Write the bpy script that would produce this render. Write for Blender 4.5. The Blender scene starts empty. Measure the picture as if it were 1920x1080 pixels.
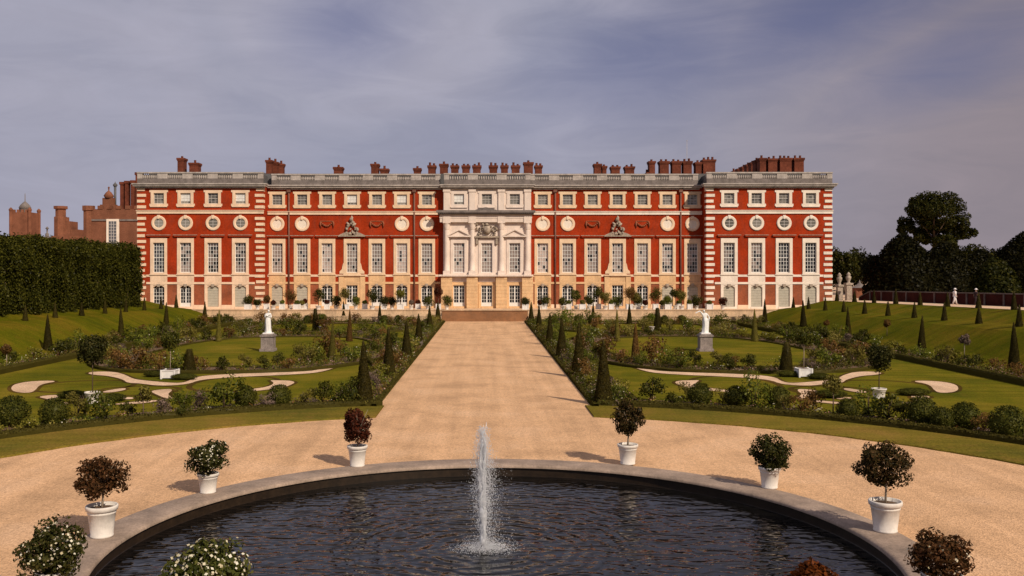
import bpy, bmesh, math, random
import numpy as np
from mathutils import Vector, Matrix
R = math.radians
S = bpy.context.scene
COL = S.collection
FX, HX, HY, CH = 1750.0, 909.0, 510.0, 6.8     # focal length in photo pixels, vanishing point, eye height

def G(px, py, z=0.0):
    Y = FX * (CH - z) / (py - HY)
    return ((px - HX) * Y / FX, Y)

# ------------------------------------------------------------------ materials
def nodes_of(m):
    m.use_nodes = True
    nt = m.node_tree
    nt.nodes.clear()
    return nt, nt.nodes, nt.links

def N(nt, t, **kw):
    n = nt.nodes.new(t)
    for k, v in kw.items():
        if k.startswith('i_'):
            key = k[2:]
            n.inputs[int(key) if key.isdigit() else key.replace('_', ' ')].default_value = v
        else:
            setattr(n, k, v)
    return n

def mix_rgb(nt, fac, a, b, blend='MIX'):
    n = nt.nodes.new('ShaderNodeMix'); n.data_type = 'RGBA'; n.blend_type = blend
    for sock, v in ((n.inputs[0], fac), (n.inputs[6], a), (n.inputs[7], b)):
        if hasattr(v, 'links'): nt.links.new(v, sock)
        elif isinstance(v, (int, float)): sock.default_value = v
        else: sock.default_value = (*v, 1) if len(v) == 3 else v
    return n.outputs[2]

def ramp(nt, fac, stops, interp='LINEAR'):
    n = nt.nodes.new('ShaderNodeValToRGB'); n.color_ramp.interpolation = interp
    el = n.color_ramp.elements
    while len(el) < len(stops): el.new(0.5)
    for e, (p, c) in zip(el, stops):
        e.position = p
        c = (c, c, c) if isinstance(c, (int, float)) else c
        e.color = (*c, 1)
    nt.links.new(fac, n.inputs[0])
    return n.outputs[0]

def scaled(c, k): return tuple(min(1, x * k) for x in c)

def surf(name, col, rough=0.85, var=0.25, scale=2.0, fine=30.0, bump=0.0, bscale=40.0, col2=None, spec=0.3, stain=0.0):
    m = bpy.data.materials.new(name); nt, nd, lk = nodes_of(m)
    tc = N(nt, 'ShaderNodeTexCoord')
    big = N(nt, 'ShaderNodeTexNoise', i_Scale=scale, i_Detail=6.0, i_Roughness=0.6)
    sm = N(nt, 'ShaderNodeTexNoise', i_Scale=fine, i_Detail=4.0, i_Roughness=0.7)
    lk.new(tc.outputs['Object'], big.inputs['Vector']); lk.new(tc.outputs['Object'], sm.inputs['Vector'])
    c2 = col2 or scaled(col, 1 + var)
    c = ramp(nt, big.outputs[0], [(0.3, scaled(col, 1 - var)), (0.5, col), (0.7, c2)])
    f = ramp(nt, sm.outputs[0], [(0.3, 1 - var), (0.7, 1 + var * 0.6)])
    c = mix_rgb(nt, 1.0, c, f, 'MULTIPLY')
    if stain:
        st = N(nt, 'ShaderNodeTexNoise', i_Scale=0.9, i_Detail=5.0, i_Roughness=0.7)
        mp = N(nt, 'ShaderNodeMapping'); mp.inputs['Scale'].default_value = (1.6, 1.6, 0.5)
        lk.new(tc.outputs['Object'], mp.inputs[0]); lk.new(mp.outputs[0], st.inputs['Vector'])
        s = ramp(nt, st.outputs[0], [(0.45, 0.0), (0.75, stain)])
        c = mix_rgb(nt, s, c, (0.09, 0.075, 0.06))
    b = N(nt, 'ShaderNodeBsdfPrincipled', i_Roughness=rough)
    b.inputs['Specular IOR Level'].default_value = spec
    lk.new(c, b.inputs['Base Color'])
    if bump:
        bn = N(nt, 'ShaderNodeTexNoise', i_Scale=bscale, i_Detail=4.0)
        lk.new(tc.outputs['Object'], bn.inputs['Vector'])
        bp = N(nt, 'ShaderNodeBump', i_Strength=bump, i_Distance=0.03)
        lk.new(bn.outputs[0], bp.inputs['Height']); lk.new(bp.outputs[0], b.inputs['Normal'])
    o = N(nt, 'ShaderNodeOutputMaterial'); lk.new(b.outputs[0], o.inputs[0])
    return m

def leafmat(name, cols, trans=0.25, rnd=0.35):
    m = bpy.data.materials.new(name); nt, nd, lk = nodes_of(m)
    g = N(nt, 'ShaderNodeNewGeometry'); oi = N(nt, 'ShaderNodeObjectInfo')
    n = len(cols)
    c = ramp(nt, g.outputs['Random Per Island'], [(i / max(1, n - 1), cc) for i, cc in enumerate(cols)])
    v = ramp(nt, oi.outputs['Random'], [(0, 1 - rnd), (1, 1 + rnd)])
    c = mix_rgb(nt, 1.0, c, v, 'MULTIPLY')
    d = N(nt, 'ShaderNodeBsdfDiffuse'); t = N(nt, 'ShaderNodeBsdfTranslucent')
    gl = N(nt, 'ShaderNodeBsdfGlossy', i_Roughness=0.45); gl.inputs[0].default_value = (0.5, 0.5, 0.5, 1)
    lk.new(c, d.inputs[0]); lk.new(c, t.inputs[0])
    x = N(nt, 'ShaderNodeMixShader', i_0=trans); lk.new(d.outputs[0], x.inputs[1]); lk.new(t.outputs[0], x.inputs[2])
    y = N(nt, 'ShaderNodeMixShader', i_0=0.008); lk.new(x.outputs[0], y.inputs[1]); lk.new(gl.outputs[0], y.inputs[2])
    o = N(nt, 'ShaderNodeOutputMaterial'); lk.new(y.outputs[0], o.inputs[0])
    return m

def grassmat(name, base, dry, stripe=0.0):
    m = bpy.data.materials.new(name); nt, nd, lk = nodes_of(m)
    tc = N(nt, 'ShaderNodeTexCoord')
    a = N(nt, 'ShaderNodeTexNoise', i_Scale=0.16, i_Detail=7.0, i_Roughness=0.65)
    b = N(nt, 'ShaderNodeTexNoise', i_Scale=9.0, i_Detail=5.0, i_Roughness=0.8)
    mp = N(nt, 'ShaderNodeMapping'); mp.inputs['Scale'].default_value = (0.12, 1.6, 0.5)
    st = N(nt, 'ShaderNodeTexNoise', i_Scale=0.9, i_Detail=3.0)
    lk.new(tc.outputs['Object'], a.inputs['Vector']); lk.new(tc.outputs['Object'], b.inputs['Vector'])
    lk.new(tc.outputs['Object'], mp.inputs[0]); lk.new(mp.outputs[0], st.inputs['Vector'])
    c = ramp(nt, a.outputs[0], [(0.33, (base[0] * 0.62, base[1] * 0.74, base[2] * 0.8)), (0.5, base), (0.66, dry)])
    pt = N(nt, 'ShaderNodeTexNoise', i_Scale=1.3, i_Detail=6.0, i_Roughness=0.7); lk.new(tc.outputs['Object'], pt.inputs['Vector'])
    c = mix_rgb(nt, ramp(nt, pt.outputs[0], [(0.52, 0.0), (0.72, 0.55)]), c, (dry[0] * 1.05, dry[1] * 0.92, dry[2] * 1.1))
    f = ramp(nt, b.outputs[0], [(0.3, 0.5), (0.7, 1.42)])
    c = mix_rgb(nt, 1.0, c, f, 'MULTIPLY')
    s = ramp(nt, st.outputs[0], [(0.35, 1 - stripe), (0.65, 1 + stripe)])
    c = mix_rgb(nt, 1.0, c, s, 'MULTIPLY')
    p = N(nt, 'ShaderNodeBsdfPrincipled', i_Roughness=0.95); p.inputs['Specular IOR Level'].default_value = 0.02
    lk.new(c, p.inputs['Base Color'])
    bn = N(nt, 'ShaderNodeTexNoise', i_Scale=22.0, i_Detail=5.0)
    lk.new(tc.outputs['Object'], bn.inputs['Vector'])
    bp = N(nt, 'ShaderNodeBump', i_Strength=0.7, i_Distance=0.05)
    lk.new(bn.outputs[0], bp.inputs['Height']); lk.new(bp.outputs[0], p.inputs['Normal'])
    o = N(nt, 'ShaderNodeOutputMaterial'); lk.new(p.outputs[0], o.inputs[0])
    return m

def gravelmat(name, base):
    m = bpy.data.materials.new(name); nt, nd, lk = nodes_of(m)
    tc = N(nt, 'ShaderNodeTexCoord')
    a = N(nt, 'ShaderNodeTexNoise', i_Scale=0.35, i_Detail=6.0, i_Roughness=0.6)
    v = N(nt, 'ShaderNodeTexVoronoi', i_Scale=24.0)
    v2 = N(nt, 'ShaderNodeTexNoise', i_Scale=8.0, i_Detail=6.0, i_Roughness=0.8)
    for q in (a, v, v2): lk.new(tc.outputs['Object'], q.inputs['Vector'])
    c = ramp(nt, a.outputs[0], [(0.3, scaled(base, 0.76)), (0.5, base), (0.7, (base[0] * 1.06, base[1] * 1.1, base[2] * 1.18))])
    sp = N(nt, 'ShaderNodeSeparateColor'); lk.new(v.outputs['Color'], sp.inputs[0])
    f = ramp(nt, sp.outputs[0], [(0.0, 0.76), (0.5, 1.0), (1.0, 1.16)])
    c = mix_rgb(nt, 1.0, c, f, 'MULTIPLY')
    mpt = N(nt, 'ShaderNodeMapping'); mpt.inputs['Scale'].default_value = (1.3, 0.05, 1); lk.new(tc.outputs['Object'], mpt.inputs[0])
    trk = N(nt, 'ShaderNodeTexNoise', i_Scale=1.0, i_Detail=4.0, i_Roughness=0.6); lk.new(mpt.outputs[0], trk.inputs['Vector'])
    c = mix_rgb(nt, 1.0, c, ramp(nt, trk.outputs[0], [(0.35, 0.88), (0.65, 1.07)]), 'MULTIPLY')
    g = ramp(nt, v2.outputs[0], [(0.3, 0.8), (0.7, 1.18)])
    c = mix_rgb(nt, 1.0, c, g, 'MULTIPLY')
    p = N(nt, 'ShaderNodeBsdfPrincipled', i_Roughness=0.95); p.inputs['Specular IOR Level'].default_value = 0.15
    lk.new(c, p.inputs['Base Color'])
    bp = N(nt, 'ShaderNodeBump', i_Strength=0.6, i_Distance=0.02)
    lk.new(v.outputs['Distance'], bp.inputs['Height']); lk.new(bp.outputs[0], p.inputs['Normal'])
    o = N(nt, 'ShaderNodeOutputMaterial'); lk.new(p.outputs[0], o.inputs[0])
    return m

def panemat(name, pale, dark, share, rough=0.12, spec=0.5):
    """panes of one window: most show the blind behind, a few are clear and dark"""
    m = bpy.data.materials.new(name); nt, nd, lk = nodes_of(m)
    g = N(nt, 'ShaderNodeNewGeometry'); oi = N(nt, 'ShaderNodeObjectInfo')
    ad = N(nt, 'ShaderNodeMath', operation='MULTIPLY_ADD'); ad.inputs[1].default_value = 7.31
    lk.new(oi.outputs['Random'], ad.inputs[0]); lk.new(g.outputs['Random Per Island'], ad.inputs[2])
    fr = N(nt, 'ShaderNodeMath', operation='FRACT'); lk.new(ad.outputs[0], fr.inputs[0])
    hz = N(nt, 'ShaderNodeMath', operation='FRACT'); hm = N(nt, 'ShaderNodeMath', operation='MULTIPLY'); hm.inputs[1].default_value = 13.7
    lk.new(oi.outputs['Random'], hm.inputs[0]); lk.new(hm.outputs[0], hz.inputs[0])
    c = ramp(nt, fr.outputs[0], [(0.0, dark), (share, dark), (share + 0.02, scaled(pale, 0.75)), (1.0, pale)])
    c = mix_rgb(nt, 1.0, c, ramp(nt, hz.outputs[0], [(0.0, 0.55), (1.0, 1.25)]), 'MULTIPLY')
    p = N(nt, 'ShaderNodeBsdfPrincipled', i_Roughness=rough); p.inputs['Specular IOR Level'].default_value = spec
    lk.new(c, p.inputs['Base Color'])
    o = N(nt, 'ShaderNodeOutputMaterial'); lk.new(p.outputs[0], o.inputs[0])
    return m

def watermat(fx, fy):
    m = bpy.data.materials.new('pool_water'); nt, nd, lk = nodes_of(m)
    tc = N(nt, 'ShaderNodeTexCoord')
    mp = N(nt, 'ShaderNodeMapping'); mp.inputs['Location'].default_value = (-fx, -fy, 0)
    lk.new(tc.outputs['Object'], mp.inputs[0])
    ln = N(nt, 'ShaderNodeVectorMath', operation='LENGTH'); lk.new(mp.outputs[0], ln.inputs[0])
    w = N(nt, 'ShaderNodeTexWave', wave_type='RINGS', rings_direction='SPHERICAL', i_Scale=0.75, i_Distortion=5.0, i_Detail=3.0)
    w.inputs['Detail Scale'].default_value = 1.2
    lk.new(mp.outputs[0], w.inputs['Vector'])
    mp2 = N(nt, 'ShaderNodeMapping'); mp2.inputs['Scale'].default_value = (0.8, 1.5, 1)
    lk.new(tc.outputs['Object'], mp2.inputs[0])
    n1 = N(nt, 'ShaderNodeTexNoise', i_Scale=1.15, i_Detail=1.5, i_Roughness=0.5, i_Distortion=0.9)
    n2 = N(nt, 'ShaderNodeTexNoise', i_Scale=2.9, i_Detail=1.0, i_Roughness=0.5, i_Distortion=0.5)
    lk.new(mp2.outputs[0], n1.inputs['Vector']); lk.new(mp2.outputs[0], n2.inputs['Vector'])
    fall = N(nt, 'ShaderNodeMapRange'); fall.inputs[1].default_value = 0.5; fall.inputs[2].default_value = 7.0
    fall.inputs[3].default_value = 0.34; fall.inputs[4].default_value = 0.04
    lk.new(ln.outputs['Value'], fall.inputs[0])
    rw = N(nt, 'ShaderNodeMath', operation='MULTIPLY'); lk.new(w.outputs['Fac'], rw.inputs[0]); lk.new(fall.outputs[0], rw.inputs[1])
    s = N(nt, 'ShaderNodeMath', operation='MULTIPLY_ADD'); s.inputs[1].default_value = 0.4
    lk.new(n2.outputs[0], s.inputs[0]); lk.new(n1.outputs[0], s.inputs[2])
    t = N(nt, 'ShaderNodeMath', operation='ADD'); lk.new(s.outputs[0], t.inputs[0]); lk.new(rw.outputs[0], t.inputs[1])
    bp = N(nt, 'ShaderNodeBump', i_Strength=1.0, i_Distance=0.085); lk.new(t.outputs[0], bp.inputs['Height'])
    p = N(nt, 'ShaderNodeBsdfPrincipled', i_Roughness=0.03, i_IOR=1.33)
    p.inputs['Base Color'].default_value = (0.004, 0.0035, 0.003, 1)
    lk.new(bp.outputs[0], p.inputs['Normal'])
    o = N(nt, 'ShaderNodeOutputMaterial'); lk.new(p.outputs[0], o.inputs[0])
    return m

def plain(name, col, rough=0.6, trans=0.0, spec=0.5):
    return surf(name, col, rough=rough, var=0.08, scale=3, fine=20, spec=spec)

M = {}
M['brick'] = surf('red_brick', (0.34, 0.036, 0.009), 0.9, 0.22, 0.5, 4.0, spec=0.04, stain=0.22)
M['brick_low'] = surf('weathered_brick', (0.30, 0.085, 0.038), 0.9, 0.25, 0.7, 4.0, spec=0.15, stain=0.35)
M['brick_old'] = surf('old_dark_brick', (0.20, 0.080, 0.046), 0.95, 0.3, 0.4, 5.0, spec=0.1)
M['brick_chim'] = surf('chimney_brick', (0.145, 0.042, 0.024), 0.95, 0.35, 0.8, 4.0, spec=0.1)
M['stone_sand'] = surf('sandstone', (0.70, 0.45, 0.24), 0.85, 0.14, 0.8, 8.0, spec=0.2, stain=0.25)
M['stone_mid'] = surf('cream_sandstone', (0.76, 0.55, 0.365), 0.85, 0.12, 0.8, 8.0, spec=0.2, stain=0.2)
M['stone_peach'] = surf('warm_stone', (0.80, 0.58, 0.41), 0.85, 0.12, 0.8, 8.0, spec=0.2, stain=0.2)
M['stone_pale'] = surf('pale_stone', (0.80, 0.69, 0.58), 0.85, 0.1, 0.8, 8.0, spec=0.2, stain=0.15)
M['stone_portico'] = surf('portico_stone', (0.74, 0.61, 0.525), 0.85, 0.08, 0.9, 8.0, spec=0.2, stain=0.2)
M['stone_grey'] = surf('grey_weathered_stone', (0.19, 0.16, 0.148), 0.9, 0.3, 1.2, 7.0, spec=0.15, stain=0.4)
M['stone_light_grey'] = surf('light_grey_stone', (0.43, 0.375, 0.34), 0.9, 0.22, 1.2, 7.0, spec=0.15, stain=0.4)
M['stone_relief'] = surf('carved_stone', (0.40, 0.32, 0.25), 0.9, 0.3, 3.0, 12.0, spec=0.15, stain=0.5)
M['lead'] = surf('roof_lead', (0.10, 0.095, 0.095), 0.7, 0.2, 1.0, 5.0)
M['white_paint'] = plain('white_paint', (0.72, 0.70, 0.66), 0.5)
M['bar_paint'] = plain('sash_bar_paint', (0.52, 0.48, 0.45), 0.5)
M['pane_dark'] = panemat('clear_panes', (0.10, 0.10, 0.11), (0.018, 0.018, 0.022), 0.45)
M['pane_blind'] = panemat('panes_with_blind', (0.44, 0.345, 0.30), (0.035, 0.03, 0.03), 0.15)
M['pane_half'] = panemat('panes_half_blind', (0.36, 0.28, 0.25), (0.03, 0.028, 0.03), 0.38)
M['pane_attic'] = panemat('attic_panes', (0.24, 0.22, 0.185), (0.10, 0.095, 0.08), 0.2)
M['shutter'] = surf('pale_shutter', (0.42, 0.385, 0.31), 0.7, 0.1, 2.0, 8.0)
M['door_glass'] = panemat('door_panes', (0.05, 0.055, 0.06), (0.012, 0.012, 0.016), 0.6)
M['iron'] = surf('dark_iron', (0.035, 0.03, 0.03), 0.6, 0.2)
M['pipe'] = surf('brown_downpipe', (0.17, 0.075, 0.05), 0.6, 0.2)
M['gravel'] = gravelmat('gravel', (0.62, 0.375, 0.205))
M['sand'] = gravelmat('pale_sand', (0.66, 0.45, 0.29))
M['lawn'] = grassmat('mown_lawn', (0.120, 0.108, 0.007), (0.185, 0.138, 0.014), 0.14)
M['verge'] = grassmat('verge_turf', (0.158, 0.120, 0.017), (0.225, 0.140, 0.03), 0.12)
M['bank'] = grassmat('bank_turf', (0.088, 0.086, 0.0035), (0.14, 0.098, 0.008), 0.12)
M['field'] = grassmat('far_grass', (0.07, 0.075, 0.014), (0.09, 0.08, 0.02))
M['worn'] = grassmat('worn_brown_turf', (0.072, 0.044, 0.008), (0.11, 0.062, 0.014), 0.1)
M['soil'] = surf('bed_soil', (0.14, 0.082, 0.045), 0.95, 0.35, 2.0, 14.0, bump=0.6, bscale=18)
M['coping'] = surf('coping_stone', (0.32, 0.235, 0.18), 0.85, 0.28, 1.0, 14.0, bump=0.2, stain=0.45)
M['poolwall'] = surf('wet_pool_wall', (0.022, 0.013, 0.007), 0.5, 0.35, 2.0, 9.0)
M['pot'] = surf('white_glazed_pot', (0.72, 0.66, 0.60), 0.6, 0.1, 3.0, 9.0, stain=0.3)
M['tub'] = surf('white_wooden_tub', (0.72, 0.69, 0.66), 0.5, 0.06, 3.0, 9.0)
M['bark'] = surf('bark', (0.13, 0.085, 0.055), 0.9, 0.3, 6.0, 30.0, bump=0.4)
M['bark_pale'] = surf('pale_bark', (0.33, 0.26, 0.19), 0.9, 0.2, 6.0, 30.0)
M['marble'] = surf('white_marble', (0.78, 0.76, 0.74), 0.5, 0.08, 5.0, 14.0)
M['plinth'] = surf('grey_plinth', (0.27, 0.22, 0.20), 0.9, 0.3, 3.0, 12.0, stain=0.5)
M['skin'] = surf('skin', (0.45, 0.27, 0.2), 0.6, 0.05)
M['white_cloth'] = surf('white_cloth', (0.70, 0.64, 0.62), 0.9, 0.08)
M['dark_cloth'] = surf('dark_cloth', (0.03, 0.015, 0.018), 0.9, 0.2)
M['timber'] = surf('weathered_timber', (0.14, 0.11, 0.085), 0.9, 0.2)
M['wall_brick'] = surf('terrace_wall_brick', (0.042, 0.011, 0.009), 0.95, 0.3, 0.8, 6.0, spec=0.05)
M['wall_stone'] = surf('terrace_stone', (0.66, 0.45, 0.28), 0.9, 0.2, 0.7, 6.0, stain=0.5)
M['wall_pier'] = surf('dull_pier_stone', (0.13, 0.10, 0.09), 0.95, 0.3, 0.8, 6.0, spec=0.05)
M['step_stone'] = surf('step_stone', (0.27, 0.125, 0.055), 0.9, 0.2, 0.7, 6.0, stain=0.3)
# foliage
M['yew'] = leafmat('yew_leaves', [(0.014, 0.012, 0.003), (0.036, 0.029, 0.006), (0.068, 0.050, 0.010)], 0.12, 0.25)
M['box'] = leafmat('box_leaves', [(0.016, 0.021, 0.004), (0.048, 0.050, 0.008), (0.095, 0.085, 0.014)], 0.15, 0.25)
M['edging'] = leafmat('edging_leaves', [(0.018, 0.016, 0.004), (0.055, 0.046, 0.009), (0.095, 0.075, 0.015)], 0.12, 0.1)
M['hedge'] = leafmat('hornbeam_leaves', [(0.011, 0.013, 0.002), (0.038, 0.040, 0.005), (0.088, 0.080, 0.011)], 0.2, 0.0)
M['green'] = leafmat('green_leaves', [(0.035, 0.050, 0.007), (0.100, 0.115, 0.014), (0.185, 0.180, 0.026)], 0.3, 0.3)
M['olive'] = leafmat('olive_leaves', [(0.065, 0.060, 0.012), (0.155, 0.130, 0.024), (0.250, 0.200, 0.046)], 0.3, 0.3)
M['yellow'] = leafmat('yellow_green_leaves', [(0.08, 0.085, 0.01), (0.17, 0.155, 0.02), (0.25, 0.21, 0.034)], 0.3, 0.25)
M['rust'] = leafmat('rusty_leaves', [(0.060, 0.032, 0.009), (0.145, 0.072, 0.020), (0.210, 0.120, 0.034)], 0.25, 0.3)
M['lavender'] = leafmat('lavender_leaves', [(0.070, 0.055, 0.028), (0.150, 0.105, 0.078), (0.225, 0.150, 0.125)], 0.2, 0.2)
M['bronze'] = leafmat('bronze_leaves', [(0.02, 0.012, 0.004), (0.075, 0.036, 0.014), (0.13, 0.055, 0.022)], 0.2, 0.1)
M['bronze_green'] = leafmat('bronze_green_leaves', [(0.012, 0.012, 0.004), (0.045, 0.032, 0.010), (0.09, 0.048, 0.018)], 0.2, 0.1)
M['wine'] = leafmat('wine_red_leaves', [(0.018, 0.006, 0.003), (0.060, 0.016, 0.008), (0.115, 0.030, 0.014)], 0.2, 0.1)
M['orange'] = leafmat('orange_red_leaves', [(0.030, 0.010, 0.003), (0.105, 0.028, 0.006), (0.170, 0.045, 0.010)], 0.2, 0.1)
M['potgreen'] = leafmat('dark_pot_leaves', [(0.010, 0.012, 0.003), (0.034, 0.036, 0.008), (0.075, 0.064, 0.018)], 0.2, 0.1)
M['potflower'] = leafmat('flowering_pot_leaves', [(0.018, 0.024, 0.005), (0.055, 0.062, 0.012), (0.10, 0.095, 0.025)], 0.2, 0.1)
M['treeleaf'] = leafmat('tree_leaves', [(0.008, 0.010, 0.002), (0.024, 0.026, 0.004), (0.055, 0.048, 0.008)], 0.2, 0.15)
M['darktree'] = leafmat('dark_tree_leaves', [(0.004, 0.005, 0.002), (0.010, 0.009, 0.002), (0.020, 0.017, 0.004)], 0.1, 0.2)
M['flower'] = leafmat('cream_flowers', [(0.45, 0.38, 0.22), (0.66, 0.60, 0.44), (0.75, 0.72, 0.6)], 0.2, 0.05)
M['flower_pink'] = leafmat('pink_flowers', [(0.30, 0.13, 0.11), (0.45, 0.24, 0.20), (0.55, 0.36, 0.3)], 0.2, 0.1)

# ------------------------------------------------------------------ mesh helpers
class MB:
    def __init__(s): s.v, s.f, s.m, s.sm = [], [], [], []
    def add(s, V, F, m=0, smooth=False):
        o = len(s.v)
        s.v.extend([tuple(p) for p in V])
        for f in F: s.f.append(tuple(i + o for i in f)); s.m.append(m); s.sm.append(smooth)
        return s
    def quad(s, a, b, c, d, m=0): return s.add([a, b, c, d], [(0, 1, 2, 3)], m)
    def box(s, x0, x1, y0, y1, z0, z1, m=0):
        V = [(x0, y0, z0), (x1, y0, z0), (x1, y1, z0), (x0, y1, z0), (x0, y0, z1), (x1, y0, z1), (x1, y1, z1), (x0, y1, z1)]
        return s.add(V, [(0, 3, 2, 1), (4, 5, 6, 7), (0, 1, 5, 4), (1, 2, 6, 5), (2, 3, 7, 6), (3, 0, 4, 7)], m)
    def lathe(s, prof, n=16, c=(0, 0, 0), m=0, smooth=True):
        V, F = [], []
        for r, z in prof:
            for i in range(n):
                a = 2 * math.pi * i / n
                V.append((c[0] + r * math.cos(a), c[1] + r * math.sin(a), c[2] + z))
        for k in range(len(prof) - 1):
            for i in range(n):
                j = (i + 1) % n
                F.append((k * n + i, k * n + j, (k + 1) * n + j, (k + 1) * n + i))
        s.add(V, F, m, smooth)
        if prof[-1][0] > 1e-4: s.add(V[-n:], [tuple(range(n))], m)
        return s
    def tube(s, pts, rad, n=7, m=0, smooth=True):
        pts = [Vector(p) for p in pts]; V, F = [], []
        if not hasattr(rad, '__len__'): rad = [rad] * len(pts)
        for k, p in enumerate(pts):
            d = (pts[min(k + 1, len(pts) - 1)] - pts[max(k - 1, 0)]).normalized()
            u = d.orthogonal().normalized() if abs(d.z) < 0.9 else Vector((1, 0, 0))
            u = (u - d * u.dot(d)).normalized(); w = d.cross(u)
            for i in range(n):
                a = 2 * math.pi * i / n
                V.append(p + (u * math.cos(a) + w * math.sin(a)) * rad[k])
        for k in range(len(pts) - 1):
            for i in range(n):
                j = (i + 1) % n
                F.append((k * n + i, k * n + j, (k + 1) * n + j, (k + 1) * n + i))
        F.append(tuple(range(n - 1, -1, -1))); F.append(tuple((len(pts) - 1) * n + i for i in range(n)))
        return s.add(V, F, m, smooth)
    def ngon(s, pts, m=0): return s.add(pts, [tuple(range(len(pts)))], m)
    def prism(s, poly, y0, y1, m=0):
        """polygon in xz, extruded along y"""
        n = len(poly)
        V = [(x, y0, z) for x, z in poly] + [(x, y1, z) for x, z in poly]
        F = [tuple(range(n)), tuple(range(2 * n - 1, n - 1, -1))] + [(i, i + n, (i + 1) % n + n, (i + 1) % n) for i in range(n)]
        return s.add(V, F, m)
    def mesh(s, name, mats):
        me = bpy.data.meshes.new(name)
        me.from_pydata(s.v, [], s.f)
        for m in (mats if isinstance(mats, (list, tuple)) else [mats]): me.materials.append(m)
        me.polygons.foreach_set('material_index', s.m)
        me.polygons.foreach_set('use_smooth', s.sm)
        me.update()
        return me

def leaf_quads(P, Nn, L, W, rng, tilt=0.7):
    """kite-shaped leaves at points P facing roughly along Nn"""
    n = len(P)
    Nn = Nn + rng.normal(0, tilt, (n, 3)); Nn /= np.linalg.norm(Nn, axis=1, keepdims=True) + 1e-9
    T = rng.normal(0, 1, (n, 3)); T -= Nn * (T * Nn).sum(1, keepdims=True); T /= np.linalg.norm(T, axis=1, keepdims=True) + 1e-9
    B = np.cross(Nn, T)
    l = (L * rng.uniform(0.65, 1.3, (n, 1))); w = (W * rng.uniform(0.7, 1.25, (n, 1)))
    V = np.stack([P - T * l * 0.5, P + B * w * 0.5 + T * l * 0.05, P + T * l * 0.5, P - B * w * 0.5 + T * l * 0.05], 1).reshape(-1, 3)
    F = np.arange(4 * n).reshape(n, 4)
    return V, F

def leaf_add(mb, P, Nn, L, W, rng, m=0, tilt=0.7):
    V, F = leaf_quads(P, Nn, L, W, rng, tilt)
    o = len(mb.v)
    mb.v.extend(map(tuple, V.tolist())); mb.f.extend(map(tuple, (F + o).tolist()))
    mb.m.extend([m] * len(F)); mb.sm.extend([False] * len(F))

def unit_dirs(n, rng):
    d = rng.normal(0, 1, (n, 3)); return d / np.linalg.norm(d, axis=1, keepdims=True)

def crown(mb, c, rx, ry, rz, nb, nl, L, W, rng, m=0, blob=0.42, flower=0, fm=1, fl=0.05, floor=None, spread=0.78):
    """uneven crown made of leafy sprays; nb sprays with nl leaves each"""
    c = np.array(c); rad = np.array([rx, ry, rz])
    D = unit_dirs(nb, rng) * (rng.uniform(0.12, 1, (nb, 1)) ** 0.45) * spread
    for k in range(nb):
        br = blob * rng.uniform(0.6, 1.25)
        d = unit_dirs(nl, rng)
        P = D[k] + d * br * rng.uniform(0.35, 1.0, (nl, 1)) ** 0.5
        nrm = d * 0.6 + P * 0.8
        Q = c + P * rad
        if floor is not None:
            ok = Q[:, 2] > floor; Q = Q[ok]; nrm = nrm[ok]
        leaf_add(mb, Q, nrm, L, W, rng, m)
        if flower:
            nf = rng.poisson(flower)
            if nf:
                d = unit_dirs(nf, rng); P = D[k] + d * br * 1.02
                P = P[(np.linalg.norm(P, axis=1) > 0.62)]
                if len(P): leaf_add(mb, c + P * rad, P, fl, fl, rng, fm, 0.35)

def shell(mb, fn, n, L, W, rng, m=0, jit=0.03, tilt=0.55):
    """leaves over a surface: fn(n) -> points, normals"""
    P, Nn = fn(n)
    P = P + Nn * rng.uniform(-1.6, 1.0, (len(P), 1)) * jit
    leaf_add(mb, P, Nn, L, W, rng, m, tilt)

# ------------------------------------------------------------------ object helpers
def obj(name, me, parent=None, loc=(0, 0, 0), rz=0.0, sc=1.0):
    o = bpy.data.objects.new(name, me); COL.objects.link(o)
    o.location = loc; o.rotation_euler = (0, 0, rz)
    o.scale = sc if hasattr(sc, '__len__') else (sc,) * 3
    if parent is not None: o.parent = parent
    return o

def tag(o, label=None, cat=None, group=None, kind=None):
    if label: o['label'] = label
    if cat: o['category'] = cat
    if group: o['group'] = group
    if kind: o['kind'] = kind
    return o

TR = random.Random(19)
def thing(name, label, cat, loc=(0, 0, 0), rz=0.0, group=None, me=None, sc=1.0):
    o = obj(name, me, None, loc, rz, sc)
    if cat == 'topiary' and 'cone' in name:
        o.rotation_euler = (TR.gauss(0, 0.012), TR.gauss(0, 0.012), rz); k = TR.uniform(0.9, 1.1); o.scale = (o.scale[0] * k, o.scale[1] * k, o.scale[2] * TR.uniform(0.95, 1.06))
    return tag(o, label, cat, group)

def dup(root, loc, rz=0.0, sc=1.0, label=None, group=None):
    def cp(o, par):
        c = o.copy(); COL.objects.link(c); c.parent = par
        for ch in o.children: cp(ch, c)
        return c
    r = cp(root, None)
    r.location = loc; r.rotation_euler = (0, 0, rz); r.scale = sc if hasattr(sc, '__len__') else (sc,) * 3
    if label: r['label'] = label
    if group: r['group'] = group
    return r

ORD = 'first second third fourth fifth sixth seventh eighth ninth tenth eleventh twelfth thirteenth fourteenth fifteenth sixteenth seventeenth eighteenth nineteenth twentieth twenty-first twenty-second twenty-third twenty-fourth twenty-fifth twenty-sixth twenty-seventh twenty-eighth twenty-ninth thirtieth'.split()

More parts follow.
